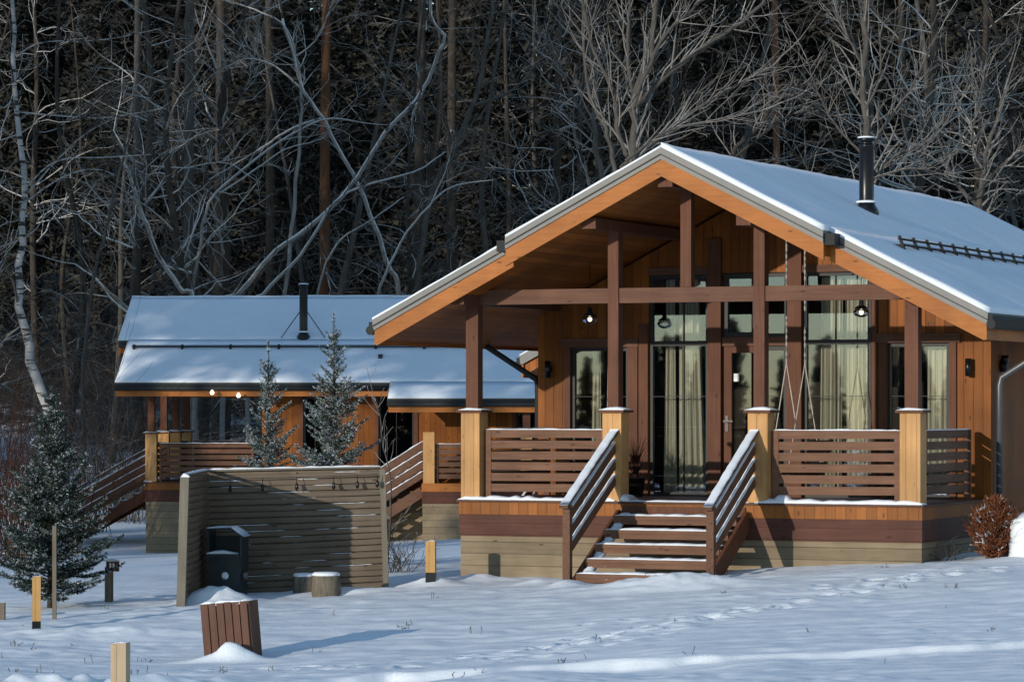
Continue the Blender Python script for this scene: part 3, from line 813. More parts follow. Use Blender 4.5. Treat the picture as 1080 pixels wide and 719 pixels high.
mb = MB(); mb.bar(loc(bl.lerp(br, .5)) + Vector((0, .05, 0)), loc(tl.lerp(tr_, .5)) + Vector((0, .05, 0)), .07, .05, (0, 1, 0)); mb.build('middle_post', M['fencepost'], sc)
mb = MB(); u = Vector((0, 0, .045))
mb.bar(loc(tl) + u, loc(tr_) + u, .05, .018); mb.bar(loc(ft) + u * .5, loc(tl) + u, .05, .018); tp = mb.build('top_rail', M['fencepost'], sc)
for q_ in ((loc(tl) + u * 1.3, loc(tr_) + u * 1.3, .06, .02, 5), (loc(ft) + u * .8, loc(tl) + u * 1.3, .06, .022, 6), (loc(ft) + Vector((-.05, 0, .0)), loc(ft) + Vector((.06, 0, .0)), .12, .05, 7, .03)):
    mb = MB(); mb.snowbar(*q_); mb.build('snow_line', M['snow'], tp)
sl = thing('string_lights', 'dark unlit bulbs strung along the top of the slatted screen', 'string lights', ray(218, 504, 44.9))
q0 = ray(218, 504, 44.9); pts = []
mb = MB()
for (px, py) in ((222, 503), (243, 505), (277, 504), (313, 503), (352, 502), (377, 501), (398, 500)): pts.append(ray(px, py, 44.9) - q0)
mb.tube(pts, .004, 5); mb.build('wire', M['black'], sl)
for p in pts[1:]:
    MB().lathe([(.004, p.z), (.005, p.z - .08), (.018, p.z - .085), (.02, p.z - .11), (.025, p.z - .14), (.018, p.z - .165), (.006, p.z - .175)], p.x, p.y - .02, 10).build('bulb', M['black'], sl)

gc = thing('grill_cabinet', 'dark green metal cabinet with open hood and snowy shelf inside the slatted screen', 'cabinet', (-3.72, 44.2, gzb(-3.72, 44.2)), rad(-8))
zb = gzb(-3.72, 44.2) - CAMZ
def gh(y): return (430.7 - y) / 3554.8 * 44.2 - zb
MB().box(-.21, .21, -.2, .2, -.1, gh(587)).build('body', M['green'], gc)
mb = MB(); mb.box(-.245, .20, -.26, .20, gh(587), gh(583)); mb.build('shelf', M['green'], gc)
MB().snowbar((-.235, -.16, gh(583)), (.17, -.16, gh(583)), .18, .05, 3).build('snow_line', M['snow'], gc)
mb = MB(); z0, z1 = gh(583), gh(558)
mb.box(-.235, -.21, -.2, .2, z0, z1); mb.box(.20, .225, -.2, .2, gh(600), gh(565)); mb.box(-.21, .20, .17, .2, z0, gh(565))
mb.prism([(-.25, z1), (-.25, z1 + .02), (.08, z1 + .03), (.26, gh(566) + .01), (.26, gh(566) - .01), (.08, z1 + .005)][::-1], -.24, .22)
mb.build('hood', M['green'], gc)
mb = MB(); mb.snowbar((-.24, -.01, z1 + .022), (.08, -.01, z1 + .032), .44, .03, 8); mb.snowbar((.085, -.01, z1 + .032), (.255, -.01, gh(566) + .013), .44, .03, 9); mb.build('snow_cap', M['snow'], gc)
mb = MB(); mb.tube([(.23, -.15, gh(606)), (.29, -.15, gh(606))], .05, 10); mb.build('knob', M['grey'], gc)
MB().lathe([(.0, 0), (.02, 0)], 0, 0, 4)
mb = MB(); mb.tube([(-.0, -.21, gh(606)), (0, -.225, gh(606))], [.055, .03], 10); mb.build('snow_spot', M['snow'], gc)

def stump(px, Y, h, r, label):
    x = (px - 540) / 3554.8 * Y; z = gz(x, Y)
    o = thing('log_stump', label, 'log', (x, Y, z), 0, 'cut log stumps by the screen')
    rg = random.Random(px); mb = MB()
    mb.lathe([(r * 1.04, -.15), (r * 1.02, .03), (r, h * .5), (r * 1.01, h)], 0, 0, 26)
    mb.v = [(x * (1 + .04 * math.sin(7 * math.atan2(y, x)) + rg.uniform(-.015, .015)), y * (1 + .04 * math.sin(7 * math.atan2(y, x))), z) for x, y, z in mb.v]
    mb.build('log', M['log'], o)
    mb = MB(); mb.lathe([(r * .98, h), (r * 1.0, h + .02), (r * .85, h + .045), (r * .3, h + .05)], 0, 0, 22); mb.build('snow_cap', M['snow'], o)
stump(344, 43.9, .25, .185, 'thick sawn log stump with snow cap in front of the slatted screen')
stump(321, 44.5, .22, .15, 'smaller dark log stump in shade just left of the larger stump')

# bollards and posts
def bollard(px, Y, ptop, w, mat, label, base=True, cut=.35, name='bollard', group='wooden bollard posts in the snow'):
    x = (px - 540) / 3554.8 * Y; z = gz(x, Y); top = CAMZ + (430.7 - ptop) / 3554.8 * Y - z
    o = thing(name, label, 'post', (x, Y, z), rad(_r.uniform(-25, 10)), group)
    mb = MB(); h = w / 2
    zb = .10 if base else -.2
    mb.box(-h, -h * .25, -h, h, zb, top - .01); mb.box(-h * .22, h, -h, h, zb, top); mb.build('post', M[mat], o)
    if base: MB().box(-h * 1.02, h * 1.02, -h * 1.02, h * 1.02, -.2, .098).build('base', M['black'], o)
    mb = MB(); mb.snowbar((-h, 0, top - .006), (h, 0, top - .006), w, .016, 2, .04); mb.build('snow_cap', M['snow'], o)
    return o, top
bollard(38.5, 40.0, 607, .10, 'gold', 'slim golden bollard with black foot before the dark spruce at left')
bollard(454.5, 44.6, 570, .125, 'gold', 'golden bollard rising from a snow mound beside the large cabin corner')
bollard(127, 29.0, 677, .135, 'pale', 'thick pale post cut by the bottom edge in the near foreground', False)
bollard(1, 41.5, 635, .10, 'greyw', 'small grey post cut by the left edge of the picture', False)
o, top = bollard(115, 44.0, 597, .085, 'greyw', 'grey post carrying a small snow capped box right of the dark spruce', False)
MB().box(.0, .17, -.09, -.048, top - .06, top + .07).build('sign_box', M['brown'], o)
mb = MB(); mb.snowbar((-.02, -.07, top + .07), (.18, -.07, top + .07), .09, .04, 3, .05); mb.box(.05, .075, -.0935, -.091, top - .03, top + .05); mb.box(.095, .12, -.0935, -.091, top - .03, top + .05); mb.build('sign_face', M['white'], o)
st = thing('tree_stake', 'thin dark stake standing in front of the left spruce', 'stake', (-5.62, 41.4, gz(-5.62, 41.4)))
MB().box(-.024, .024, -.024, .024, -.2, 1.15).build('stake', M['greyw'], st)

# litter bin
bx, by = -3.05, 36.9
lb = thing('litter_bin', 'brown slatted litter bin leaning left in the foreground snow', 'bin', (bx, by, gz(bx, by) + .02), 0, None, (0, rad(-5), rad(-16)))
mb = MB(); w = .545; sw_ = w / 6
for k in range(6): mb.box(-w / 2 + k * sw_ + .006, -w / 2 + (k + 1) * sw_ - .006, -.17, -.145, -.2, .60 + .006 * (k % 2)); mb.box(-w / 2 + k * sw_ + .006, -w / 2 + (k + 1) * sw_ - .006, .145, .17, -.2, .60)
for s in (-1, 1):
    for k in range(3): mb.box(s * w / 2 - .012, s * w / 2 + .012, -.14 + k * .095, -.05 + k * .095, -.2, .60)
mb.build('slats', M['bin'], lb)
MB().box(-w / 2 + .014, w / 2 - .014, -.143, .143, -.2, .57).build('liner', M['black'], lb)
mb = MB(); mb.snowbar((-w / 2, 0, .575), (w / 2, 0, .575), .33, .05, 4, .06); mb.snowbar((-w / 2, -.155, .60), (w / 2, -.155, .60), .03, .022, 5, .05); mb.build('snow_cap', M['snow'], lb)

# boulder and rusty bush at the right corner of the main cabin
def blob(name, label, cat, loc_, rx, ry, rz_, seed, mat, flat=.0):
    n, m = 28, 18; vs, fs = [], []
    for j in range(m + 1):
        th = math.pi * j / m
        for i in range(n):
            ph = 2 * math.pi * i / n; d = Vector((math.sin(th) * math.cos(ph), math.sin(th) * math.sin(ph), math.cos(th)))
            d2 = Vector([math.copysign(abs(c) ** .62, c) for c in d])
            k = 1 + .12 * (float(vnoise(np.array([d.x * 2 + seed]), np.array([d.y * 2 + d.z * 3]), seed)[0]) - .5)
            vs.append((d2.x * rx * k, d2.y * ry * k, d2.z * rz_ * k))
    for j in range(m):
        for i in range(n): fs.append((j * n + i, (j + 1) * n + i, (j + 1) * n + (i + 1) % n, j * n + (i + 1) % n))
    me = bpy.data.meshes.new(name); me.from_pydata(vs, [], fs); me.polygons.foreach_set('use_smooth', [True] * len(fs))
    o = finish(name, me, M[mat], None); o.location = loc_
    return tag(o, label, cat)
blob('snowy_boulder', 'large snow covered boulder at the right edge beside the rusty bush', 'boulder', (6.78, 43.7, gzb(6.78, 43.7) + .10), .36, .45, .50, 3, 'snow')

# ------------------------------------------------------------------ vegetation generators
UP = np.array([0, 0, 1.])
def frusta(segs, n=4):
    """many tapered sticks as one vertex / face array; the flat side looks up so snow can lie on it"""
    S = np.array(segs, float); p0, p1, r0, r1 = S[:, :3], S[:, 3:6], S[:, 6], S[:, 7]
    d = p1 - p0; d /= np.linalg.norm(d, axis=1)[:, None] + 1e-9
    sd = np.cross(d, UP); L = np.linalg.norm(sd, axis=1); sd[L < .05] = (1, 0, 0); sd /= np.linalg.norm(sd, axis=1)[:, None]
    u = np.cross(sd, d)
    ang = np.arange(n) * 2 * math.pi / n + math.pi / n
    ring = lambda p, r: p[:, None, :] + (sd[:, None, :] * np.cos(ang)[None, :, None] + u[:, None, :] * np.sin(ang)[None, :, None]) * r[:, None, None]
    V = np.concatenate([ring(p0, r0), ring(p1, r1)], 1).reshape(-1, 3)
    k = np.arange(len(S))[:, None] * 2 * n; i = np.arange(n)[None, :]; j = (i + 1) % n
    F = np.stack([k + i, k + j, k + n + j, k + n + i], -1).reshape(-1, 4)
    return V, F

def rot_about(d, ang, az, rg):
    a = np.array([0, 0, 1.]) if abs(d[2]) < .9 else np.array([1., 0, 0])
    s = np.cross(d, a); s /= np.linalg.norm(s); t = np.cross(s, d)
    o = s * math.cos(az) + t * math.sin(az)
    return d * math.cos(ang) + o * math.sin(ang)

def grow(segs, rg, p, d, L, r, lvl, maxl, up=.06, wig=.16, dens=1., seg=.35, ang=(.5, 1.0)):
    n = max(3, int(L / (seg * (1.0 if lvl < 2 else .8)))); st = L / n; rr = r
    for i in range(n):
        t = (i + 1) / n
        d = d + np.array([rg.gauss(0, wig), rg.gauss(0, wig), rg.gauss(0, wig) + up]); d /= np.linalg.norm(d)
        q = p + d * st; r2 = max(r * (1 - .8 * t), .0035)
        segs.append((*p, *(q + d * .01), rr, r2)); rr = r2; p = q
        if lvl < maxl and t > .18 and rg.random() < dens * (.75 if lvl else .9):
            c = rot_about(d, rg.uniform(*ang), rg.uniform(0, 6.283), rg)
            grow(segs, rg, p, c, L * rg.uniform(.32, .6) * (1.05 - .5 * t), max(rr * .62, .004), lvl + 1, maxl, up, wig * 1.1, dens, seg, ang)

def along(path, rad0, rad1, n=26):
    """smooth polyline through points"""
    P = [Vector(q) for q in path]; out = []
    for k in range(n + 1):
        t = k / n * (len(P) - 1); i = min(int(t), len(P) - 2); f = t - i
        p0, p1, p2, p3 = P[max(i - 1, 0)], P[i], P[i + 1], P[min(i + 2, len(P) - 1)]
        q = .5 * ((2 * p1) + (p2 - p0) * f + (2 * p0 - 5 * p1 + 4 * p2 - p3) * f * f + (3 * p1 - p0 - 3 * p2 + p3) * f ** 3)
        out.append(q)
    rr = [rad0 + (rad1 - rad0) * k / n for k in range(n + 1)]
    return out, rr

def tree_from_paths(label, Y, paths, mat, tmat, cat='tree', name='bare_tree', seed=1, dens=.55, blen=2.2, wig=.16, up=.05, group=None, maxl=2, ang=(.5, 1.05), start=.15):
    """a bare tree whose stems follow given courses; boughs and twigs grow from them"""
    rg = random.Random(seed); base = Vector(paths[0][0][0])
    o = thing(name, label, cat, base, 0, group)
    mb = MB(); segs = []
    for pts, r0, r1 in paths:
        c, rr = along([Vector(p) - base for p in pts], r0, r1)
        jit = [Vector((rg.gauss(0, r0 * .25), rg.gauss(0, r0 * .25), 0)) if 0 < i < len(c) - 1 else Vector((0, 0, 0)) for i in range(len(c))]
        c = [a + b for a, b in zip(c, jit)]
        mb.tube(c, rr, 9)
        for i in range(1, len(c) - 1):
            if i / len(c) < start: continue
            k = 2 if rg.random() < dens * .4 else 1
            for _ in range(k):
                if rg.random() < dens:
                    d = np.array((c[i + 1] - c[i]).normalized())
                    grow(segs, rg, np.array(c[i]), rot_about(d, rg.uniform(*ang), rg.uniform(0, 6.283), rg), blen * rg.uniform(.5, 1.1), max(rr[i] * .42, .008), 0, maxl, up, wig, .6, .28)
        d = np.array((c[-1] - c[-2]).normalized()); grow(segs, rg, np.array(c[-1]), d, blen, rr[-1], 0, maxl, up, wig, .7, .28)
    mb.build('trunk', M[mat], o)
    V, F = frusta(segs); np_mesh('crown', V, F, M[tmat], o)
    return o

def px(pts, Y, ground=False, spread=0.):
    out = [ray(x, y, Y) for x, y in pts]
    if ground:
        b = out[0]; out.insert(0, Vector((b.x, b.y, gzb(b.x, b.y) - .1)))
    return out

# pale bare trees right behind the main roof
Yb = 74.
b0 = ray(668, 300, Yb)
tree_from_paths('pale many stemmed bare tree spreading above the ridge of the large cabin', Yb, [
    (px([(664, 260), (668, 170), (671, 110), (688, 40), (694, -40)], Yb, True), .14, .045),
    (px([(671, 112), (705, 78), (745, 48), (800, 8), (830, -40)], Yb), .07, .03),
    (px([(662, 165), (650, 130), (648, 100), (625, 50), (608, -30)], Yb), .06, .03),
    (px([(655, 178), (690, 150), (730, 118), (780, 88), (815, 70)], Yb + .4), .06, .02),
    (px([(660, 170), (700, 140), (750, 128), (800, 118)], Yb - .5), .045, .018),
    (px([(670, 112), (662, 60), (664, 10), (670, -40)], Yb + .5), .06, .03),
    (px([(671, 100), (700, 40), (730, 10), (760, -30)], Yb - .4), .05, .02),
    (px([(650, 185), (640, 140), (622, 100), (615, 40), (620, -20)], Yb + 1.), .06, .02)], 'barkg', 'twigl', seed=11, dens=.6, blen=1.7, up=.09, start=.1, wig=.12, ang=(.35, .8))
tree_from_paths('slender pale bare tree left of the large cabin ridge with curved stem', Yb + 4, [
    (px([(636, 260), (634, 190), (626, 140), (628, 80), (618, 20), (612, -40)], Yb + 4, True), .09, .03),
    (px([(626, 140), (606, 105), (585, 60), (560, 20)], Yb + 4), .04, .015)], 'barkg', 'twigl', seed=12, dens=.6, blen=1.8, up=.06, start=.2)
tree_from_paths('upright pale bare tree directly behind the chimney of the large cabin', 70., [
    (px([(913, 260), (913, 170), (912, 90), (913, 30), (914, -50)], 70., True), .10, .05),
    (px([(914, 165), (935, 130), (965, 85), (990, 35)], 70.), .04, .015),
    (px([(915, 195), (945, 165), (985, 145), (1010, 110)], 70.2), .04, .014),
    (px([(912, 80), (900, 50), (885, 20), (880, -20)], 70.), .035, .014),
    (px([(913, 115), (928, 80), (930, 30), (950, 5)], 69.8), .03, .012),
    (px([(912, 165), (880, 130), (862, 95), (850, 60)], 70.3), .03, .012),
    (px([(916, 190), (960, 178), (1000, 185)], 69.8), .03, .012)], 'barkg', 'twigl', seed=13, dens=.5, blen=1.5, up=.08, wig=.12, ang=(.35, .85))
tree_from_paths('bare tree with forked trunk near the right edge behind the large roof', 72., [
    (px([(1035, 300), (1034, 215), (1038, 175), (1050, 130), (1060, 95)], 72., True), .10, .03),
    (px([(1033, 218), (1012, 198), (1000, 175), (992, 150), (975, 120)], 72.), .055, .016),
    (px([(1036, 195), (1062, 170), (1085, 155), (1110, 145)], 72.), .045, .016),
    (px([(1037, 180), (1025, 150), (1032, 110), (1040, 80)], 72.3), .04, .014)], 'barkg', 'twigl', seed=14, dens=.75, blen=1.2, up=.04, wig=.17)
tree_from_paths('tangled bare tree between the ridge and the chimney of the large cabin', 78., [
    (px([(790, 260), (770, 170), (800, 135), (830, 95), (870, 90), (900, 100)], 78., True), .07, .02),
    (px([(770, 170), (820, 130), (850, 118), (890, 125)], 78.), .035, .012),
    (px([(860, 210), (850, 175), (830, 150), (820, 100)], 78.6), .035, .012)], 'bark', 'twigl', seed=15, dens=.7, blen=1.6, up=.03)

# snow laden limbs and leaning trunks behind the far cabin
Yf = 98.
tree_from_paths('snow whitened bent trunk curving down behind the left end of the far roof', Yf, [
    (px([(205, 330), (190, 305), (166, 268), (150, 225), (136, 185), (127, 165)], Yf, True), .085, .05),
    (px([(172, 280), (200, 287), (196, 288)], Yf), .05, .03)], 'snowlimb', 'twig', seed=21, dens=.35, blen=2.2)
tree_from_paths('long snow laden leaning tree crossing the forest diagonally behind the far roof', Yf + 1, [
    (px([(235, 335), (255, 308), (285, 270), (330, 237), (375, 190), (405, 140), (430, 116), (446, 95), (460, 62), (468, 40), (456, 20), (452, -20)], Yf + 1, True), .085, .045),
    (px([(446, 95), (436, 120), (433, 145)], Yf + 1), .05, .025)], 'snowlimb', 'twig', seed=22, dens=.55, blen=2.6, start=.25)
tree_from_paths('lower snow lined limb tree leaning right behind the far cabin chimney', Yf, [
    (px([(262, 340), (280, 308), (318, 268), (352, 215), (385, 196), (440, 180), (470, 160)], Yf, True), .07, .02)], 'snowlimb', 'twig', seed=23, dens=.6, blen=2.2)
tree_from_paths('white streaked trunk leaning left above the far cabin chimney', Yf + 2, [
    (px([(420, 320), (410, 280), (386, 212), (365, 172), (340, 125), (318, 92), (310, 60), (298, 20)], Yf + 2, True), .08, .04),
    (px([(340, 125), (310, 135), (270, 160), (220, 190)], Yf + 2), .05, .02)], 'snowlimb', 'twig', seed=24, dens=.55, blen=2.4)
tree_from_paths('dim leaning trunk left of the large roof apex rising to the top of the picture', Yf + 3, [
    (px([(440, 330), (452, 215), (478, 158), (498, 112), (512, 60), (522, -20)], Yf + 3, True), .10, .06),
    (px([(498, 112), (540, 95), (570, 60), (590, 10)], Yf + 3), .05, .02),
    (px([(475, 170), (515, 184), (538, 212), (560, 240)], Yf + 3), .04, .02)], 'barkg', 'twig', seed=25, dens=.7, blen=2.8)
tree_from_paths('leaning grey stem left of the far cabin roof', Yf - 2, [
    (px([(88, 400), (97, 300), (112, 240), (120, 205), (135, 150)], Yf - 2, True), .07, .03)], 'barkg', 'twig', seed=26, dens=.6, blen=2.6)
tree_from_paths('dark forked tree with snowy crooked boughs above the middle of the far roof', Yf + 4, [
    (px([(238, 330), (236, 200), (232, 120), (245, 60), (262, 0), (275, -40)], Yf + 4, True), .14, .07),
    (px([(234, 130), (260, 90), (268, 60), (255, 40)], Yf + 4), .05, .02),
    (px([(236, 180), (205, 150), (180, 140)], Yf + 4), .04, .015)], 'bark', 'snowlimb', seed=27, dens=.7, blen=2.6)
tree_from_paths('bare tree arching right with double snowy boughs left of the far cabin chimney', Yf + 1, [
    (px([(203, 335), (210, 262), (222, 212), (260, 176), (300, 146), (342, 126), (374, 128)], Yf + 1, True), .065, .02),
    (px([(232, 204), (268, 180), (300, 158), (330, 150)], Yf + 1.3), .035, .014)], 'snowlimb', 'snowlimb', seed=28, dens=.55, blen=1.8, start=.3)
tree_from_paths('thin snowy stem bending right just right of the far cabin chimney', Yf - 1, [
    (px([(332, 340), (352, 263), (392, 232), (426, 208)], Yf - 1, True), .045, .014)], 'snowlimb', 'twig', seed=29, dens=.7, blen=1.6, start=.3)
tree_from_paths('tall crooked tree with pale bent top above the orange barked trunk', Yf + 2, [
    (px([(298, 335), (312, 200), (318, 94), (312, 60), (299, 26), (262, 8)], Yf + 2, True), .075, .022),
    (px([(318, 94), (290, 70), (262, 62), (240, 70)], Yf + 2), .035, .012), (px([(312, 60), (335, 40), (352, 0)], Yf + 2), .03, .012)], 'snowlimb', 'snowlimb', seed=30, dens=.6, blen=1.7, start=.4)
tree_from_paths('small leaning tree with snowy twigs at the left eave of the large cabin', Yf - 2, [
    (px([(395, 340), (420, 262), (455, 214), (480, 196), (520, 190)], Yf - 2, True), .05, .014), (px([(455, 214), (470, 180), (478, 150)], Yf - 2), .025, .01)], 'snowlimb', 'twig', seed=33, dens=.7, blen=1.5, start=.2)
# birch at the left edge
Yl = 66.
tree_from_paths('white barked birch curving up the left edge behind the dark spruce', Yl, [
    (px([(54, 470), (46, 420), (32, 370), (22, 330), (21, 270), (24, 200), (16, 110), (14, 30), (12, -60)], Yl, True), .12, .03),
    (px([(24, 200), (60, 170), (110, 166), (160, 163)], Yl), .02, .007), (px([(20, 215), (50, 180), (85, 145), (120, 125)], Yl), .02, .007),
    (px([(18, 118), (60, 122), (110, 124), (175, 114)], Yl), .018, .006), (px([(17, 60), (45, 45), (110, 42), (170, 30)], Yl), .018, .006), (px([(24, 215), (70, 185), (110, 180), (150, 205)], Yl), .018, .006)],
    'birch', 'twig', 'tree', 'birch_tree', 31, .5, 1.6, start=.35)

# straight trunks
def pine(pxx, Y, w, label, mat='pinebark', top=-80, lean=0., seed=1, bough=True):
    x = (pxx - 540) / 3554.8 * Y; b = Vector((x, Y, gzb(x, Y) - .1)); t = ray(pxx + lean, top, Y)
    t2 = t + (t - b) * .35
    o = thing('pine_tree', label, 'tree', b)
    rg = random.Random(seed); c, rr = along([Vector((0, 0, 0)), (t - b) * .5 + Vector((rg.uniform(-.1, .1), 0, 0)), t - b, t2 - b], w, w * .45, 30)
    MB().tube(c, rr, 10).build('trunk', M[mat], o)
    segs = []
    for i in range(4, len(c)):
        if rg.random() < .6:
            d = np.array([rg.gauss(0, 1), rg.gauss(0, 1), rg.uniform(-.3, .25)]); d /= np.linalg.norm(d)
            grow(segs, rg, np.array(c[i]), d, rg.uniform(.8, 2.4), w * .22, 0, 2, -.01, .2, .55, .3)
    V, F = frusta(segs); np_mesh('crown', V, F, M['twig'], o)
    return o
pine(345, 103, .20, 'orange barked pine trunk behind the far cabin chimney', seed=1)
pine(816, 96, .13, 'slim reddish pine trunk rising left of the large cabin chimney', seed=2)
pine(201, 101, .20, 'thick grey straight trunk above the left part of the far roof', 'barkg', seed=3)
pine(146, 100, .14, 'slim grey trunk near the left end of the far roof', 'barkg', seed=4)
pine(228, 107, .22, 'dark thick trunk just right of the thick grey trunk', 'bark', seed=5, lean=6)
pine(283, 108, .17, 'dark brown trunk above the centre of the far roof', 'bark', seed=6)
pine(437, 106, .19, 'dark straight trunk left of where the large roof begins', 'bark', seed=7, lean=10)
pine(478, 112, .20, 'brownish straight trunk above the left eave of the large cabin', 'bark', seed=8)

# deeper bare trees: six shapes, copied
rgx = random.Random(99)
protos = []
for k in range(7):
    rg = random.Random(200 + k); segs = []; o = bpy.data.objects.new('forest_tree', None)
    hgt = rg.uniform(15, 20); c, rr = along([(0, 0, -.2), (rg.uniform(-.6, .6), 0, hgt * .3), (rg.uniform(-1.4, 1.4), rg.uniform(-.5, .5), hgt * .6), (rg.uniform(-2.4, 2.4), 0, hgt)], rg.uniform(.10, .19), .03, 30)
    tm = MB().tube(c, rr, 8)
    for i in range(3, len(c) - 1):
        for _ in range(3 if i > 8 else 1):
            if rg.random() < .5:
                d = np.array((c[i + 1] - c[i]).normalized()); grow(segs, rg, np.array(c[i]), rot_about(d, rg.uniform(.8, 1.6), rg.uniform(0, 6.283), rg), rg.uniform(1.4, 4.2), max(rr[i] * .30, .010), 0, 3 if k != 3 else 2, .0, .17, .5, .34)
    V, F = frusta(segs); protos.append((tm, V, F, 'bark' if k % 3 else 'barkg', 'snowlimb' if k in (2, 5) else 'twig'))
proto_obs = []
spots = []
for i in range(64):
    Y = 98 + 44 * rgx.random() ** 1.2; half = 560 / 3554.8 * Y + 1.5
    spots.append((-half + 2 * half * ((i * .618034 + rgx.uniform(-.02, .02)) % 1), Y))
for i, (x, Y) in enumerate(spots):
    k = i % len(protos)
    r = thing('forest_tree', 'bare dark tree standing among many others in the forest', 'tree', (x, Y, gzb(x, Y)), rgx.uniform(0, 6.28), 'bare trees in the forest')
    s = rgx.uniform(.85, 1.3); r.scale = (s, s, s)
    if i < len(protos):
        tm, V, F, m1, m2 = protos[k]
        a = tm.build('trunk', M[m1], r); b = np_mesh('crown', V, F, M[m2], r); proto_obs.append((a, b))
    else:
        for src in proto_obs[k]:
            c = src.copy(); C.objects.link(c); c.parent = r

# distant dark conifers that close the forest (one mass)
def conifer_cloud(rg, h, R, nb, big=1., low=.12):
    """drooping boughs of a tall conifer as small leaf-sized faces"""
    z = h * (low + (1 - low) * rg.random(nb) ** .9); az = rg.random(nb) * 6.283; L = R * (1 - z / h) ** .8 * (.55 + .6 * rg.random(nb)) + .15
    m = 9; t = (np.arange(m) + .6)[None, :] / m
    t = np.broadcast_to(t, (nb, m)) + (rg.random((nb, m)) - .5) * .1
    cx = np.cos(az)[:, None] * L[:, None] * t; cy = np.sin(az)[:, None] * L[:, None] * t; cz = z[:, None] + L[:, None] * (.12 * t - .42 * t * t)
    c = np.stack([cx, cy, cz], -1).reshape(-1, 3) + rg.normal(0, .10, (nb * m, 3))
    k = len(c); a = rg.normal(0, 1, (k, 3)); a[:, 2] *= .5; a /= np.linalg.norm(a, axis=1)[:, None]
    b = rg.normal(0, 1, (k, 3)); b = np.cross(a, b); b /= np.linalg.norm(b, axis=1)[:, None]
    sz = (.14 + .24 * rg.random(k))[:, None] * big
    V = np.stack([c - a * sz - b * sz * .35, c + a * sz * .9 - b * sz * .2, c + a * sz * 1.1 + b * sz * .15, c - a * sz * .8 + b * sz * .4], 1).reshape(-1, 3)
    return V
rgn = np.random.default_rng(17)
clouds = [conifer_cloud(rgn, 22, 3.1, 1000, .55) for _ in range(5)]
def mass(name, label, cat, pts, mat, clouds):
    Vs = []
    for (x, y, s) in pts:
        a = rgn.random() * 6.283; V = clouds[rgn.integers(len(clouds))] * s
        Vs.append(np.stack([V[:, 0] * math.cos(a) - V[:, 1] * math.sin(a) + x, V[:, 0] * math.sin(a) + V[:, 1] * math.cos(a) + y, V[:, 2] + gzb(x, y)], -1))
    V = np.concatenate(Vs); F = np.arange(len(V)).reshape(-1, 4)
    o = np_mesh(name, V, F, M[mat], None)
    return tag(o, label, cat, kind='stuff')
pts = []
for row, (Y, st) in enumerate(((122, 3.4), (129, 3.2), (137, 3.2), (147, 3.0))):
    half = 560 / 3554.8 * Y + 14; x = -half - 12
    while x < half + 22:
        pts.append((x + rgx.uniform(-1, 1), Y + rgx.uniform(-2.5, 2.5), rgx.uniform(.8, 1.3) * (1.7 if Y > 140 else 1.))); x += st
mass('conifer_forest', 'dark mass of conifers closing the forest behind the bare trees', 'forest', pts, 'far', clouds)
# woods on the left bank outside the frame, which shade the far cabin and the forest
pts = []
pines = [conifer_cloud(rgn, 27, 3.8, 420, 1.15, .36) for _ in range(4)]
for i in range(22):
    x = -22 - 42 * ((i * .618034 + .1 * rgx.random()) % 1); y = 49 + 10 * rgx.random()
    pts.append((x, y, rgx.uniform(.92, 1.1)))
for i in range(7):
    pts.append((-23 - 22 * ((i * .618034) % 1), 50 + 9 * rgx.random(), rgx.uniform(.36, .5)))
mass('bank_woods', 'dark pines on the wooded bank to the left of the cabins', 'forest', pts, 'far', pines)
pts = []
for i in range(430):
    a = rgx.uniform(-2.85, -1.2); R = rgx.uniform(190, 260); pts.append((R * math.cos(a), R * math.sin(a), rgx.uniform(.58, .74) + .06 * math.sin(a * 23) * math.sin(a * 9)))
thin = [conifer_cloud(rgn, 22, 4.2, 200, 2.0) for _ in range(4)]
mass('valley_woods', 'distant dark tree line across the valley behind the camera', 'forest', pts, 'far', thin)

# brush along the forest edge
segs = []; rg = random.Random(55)
for i in range(560):
    Y = rg.uniform(94, 121); half = 560 / 3554.8 * Y + 2; x = rg.uniform(-half, half); z = gzb(x, Y)
    for _ in range(rg.randint(3, 7)):
        d = np.array([rg.gauss(0, .45), rg.gauss(0, .45), 1.]); d /= np.linalg.norm(d)
        grow(segs, rg, np.array([x + rg.gauss(0, .3), Y + rg.gauss(0, .3), z]), d, rg.choice((rg.uniform(1., 3.), rg.uniform(2., 7.))), .011, 1, 3, -.01, .12, .42, .4)
V, F = frusta(segs, 3); o = np_mesh('brush', V, F, M['twig'], None); tag(o, 'thin bare brush and saplings filling the forest edge', 'brush', kind='stuff')

def thicket(label, pxs, Y, n, h, mat, seed, name='bare_shrub', group=None):
    rg = random.Random(seed); x0 = (pxs - 540) / 3554.8 * Y; z0 = gzb(x0, Y)
    o = thing(name, label, 'shrub', (x0, Y, z0), 0, group); segs = []
    for _ in range(n):
        d = np.array([rg.gauss(0, .25), rg.gauss(0, .25), 1.]); d /= np.linalg.norm(d)
        grow(segs, rg, np.array([rg.gauss(0, .35), rg.gauss(0, .35), -.05]), d, h * rg.uniform(.5, 1.1), .016, 1, 2, .03, .07, .5, .35, (.2, .5))
    V, F = frusta(segs, 4); np_mesh('stems', V, F, M[mat], o)
    return o
thicket('tall reddish shrub of thin stems at the left edge beside the birch', 6, 80., 60, 5.2, 'redtwig', 1)
thicket('reddish upright shrub just right of the birch trunk', 62, 84., 30, 4.2, 'redtwig', 2)
thicket('dull brown shrub left of the far cabin steps', 92, 90., 46, 3.6, 'twig', 3)
thicket('low grey shrub beside the far cabin roof end', 125, 95., 40, 4.2, 'twig', 4)
thicket('reddish bush leaning at the left edge behind the dark spruce', 25, 76., 46, 3.4, 'redtwig', 5)

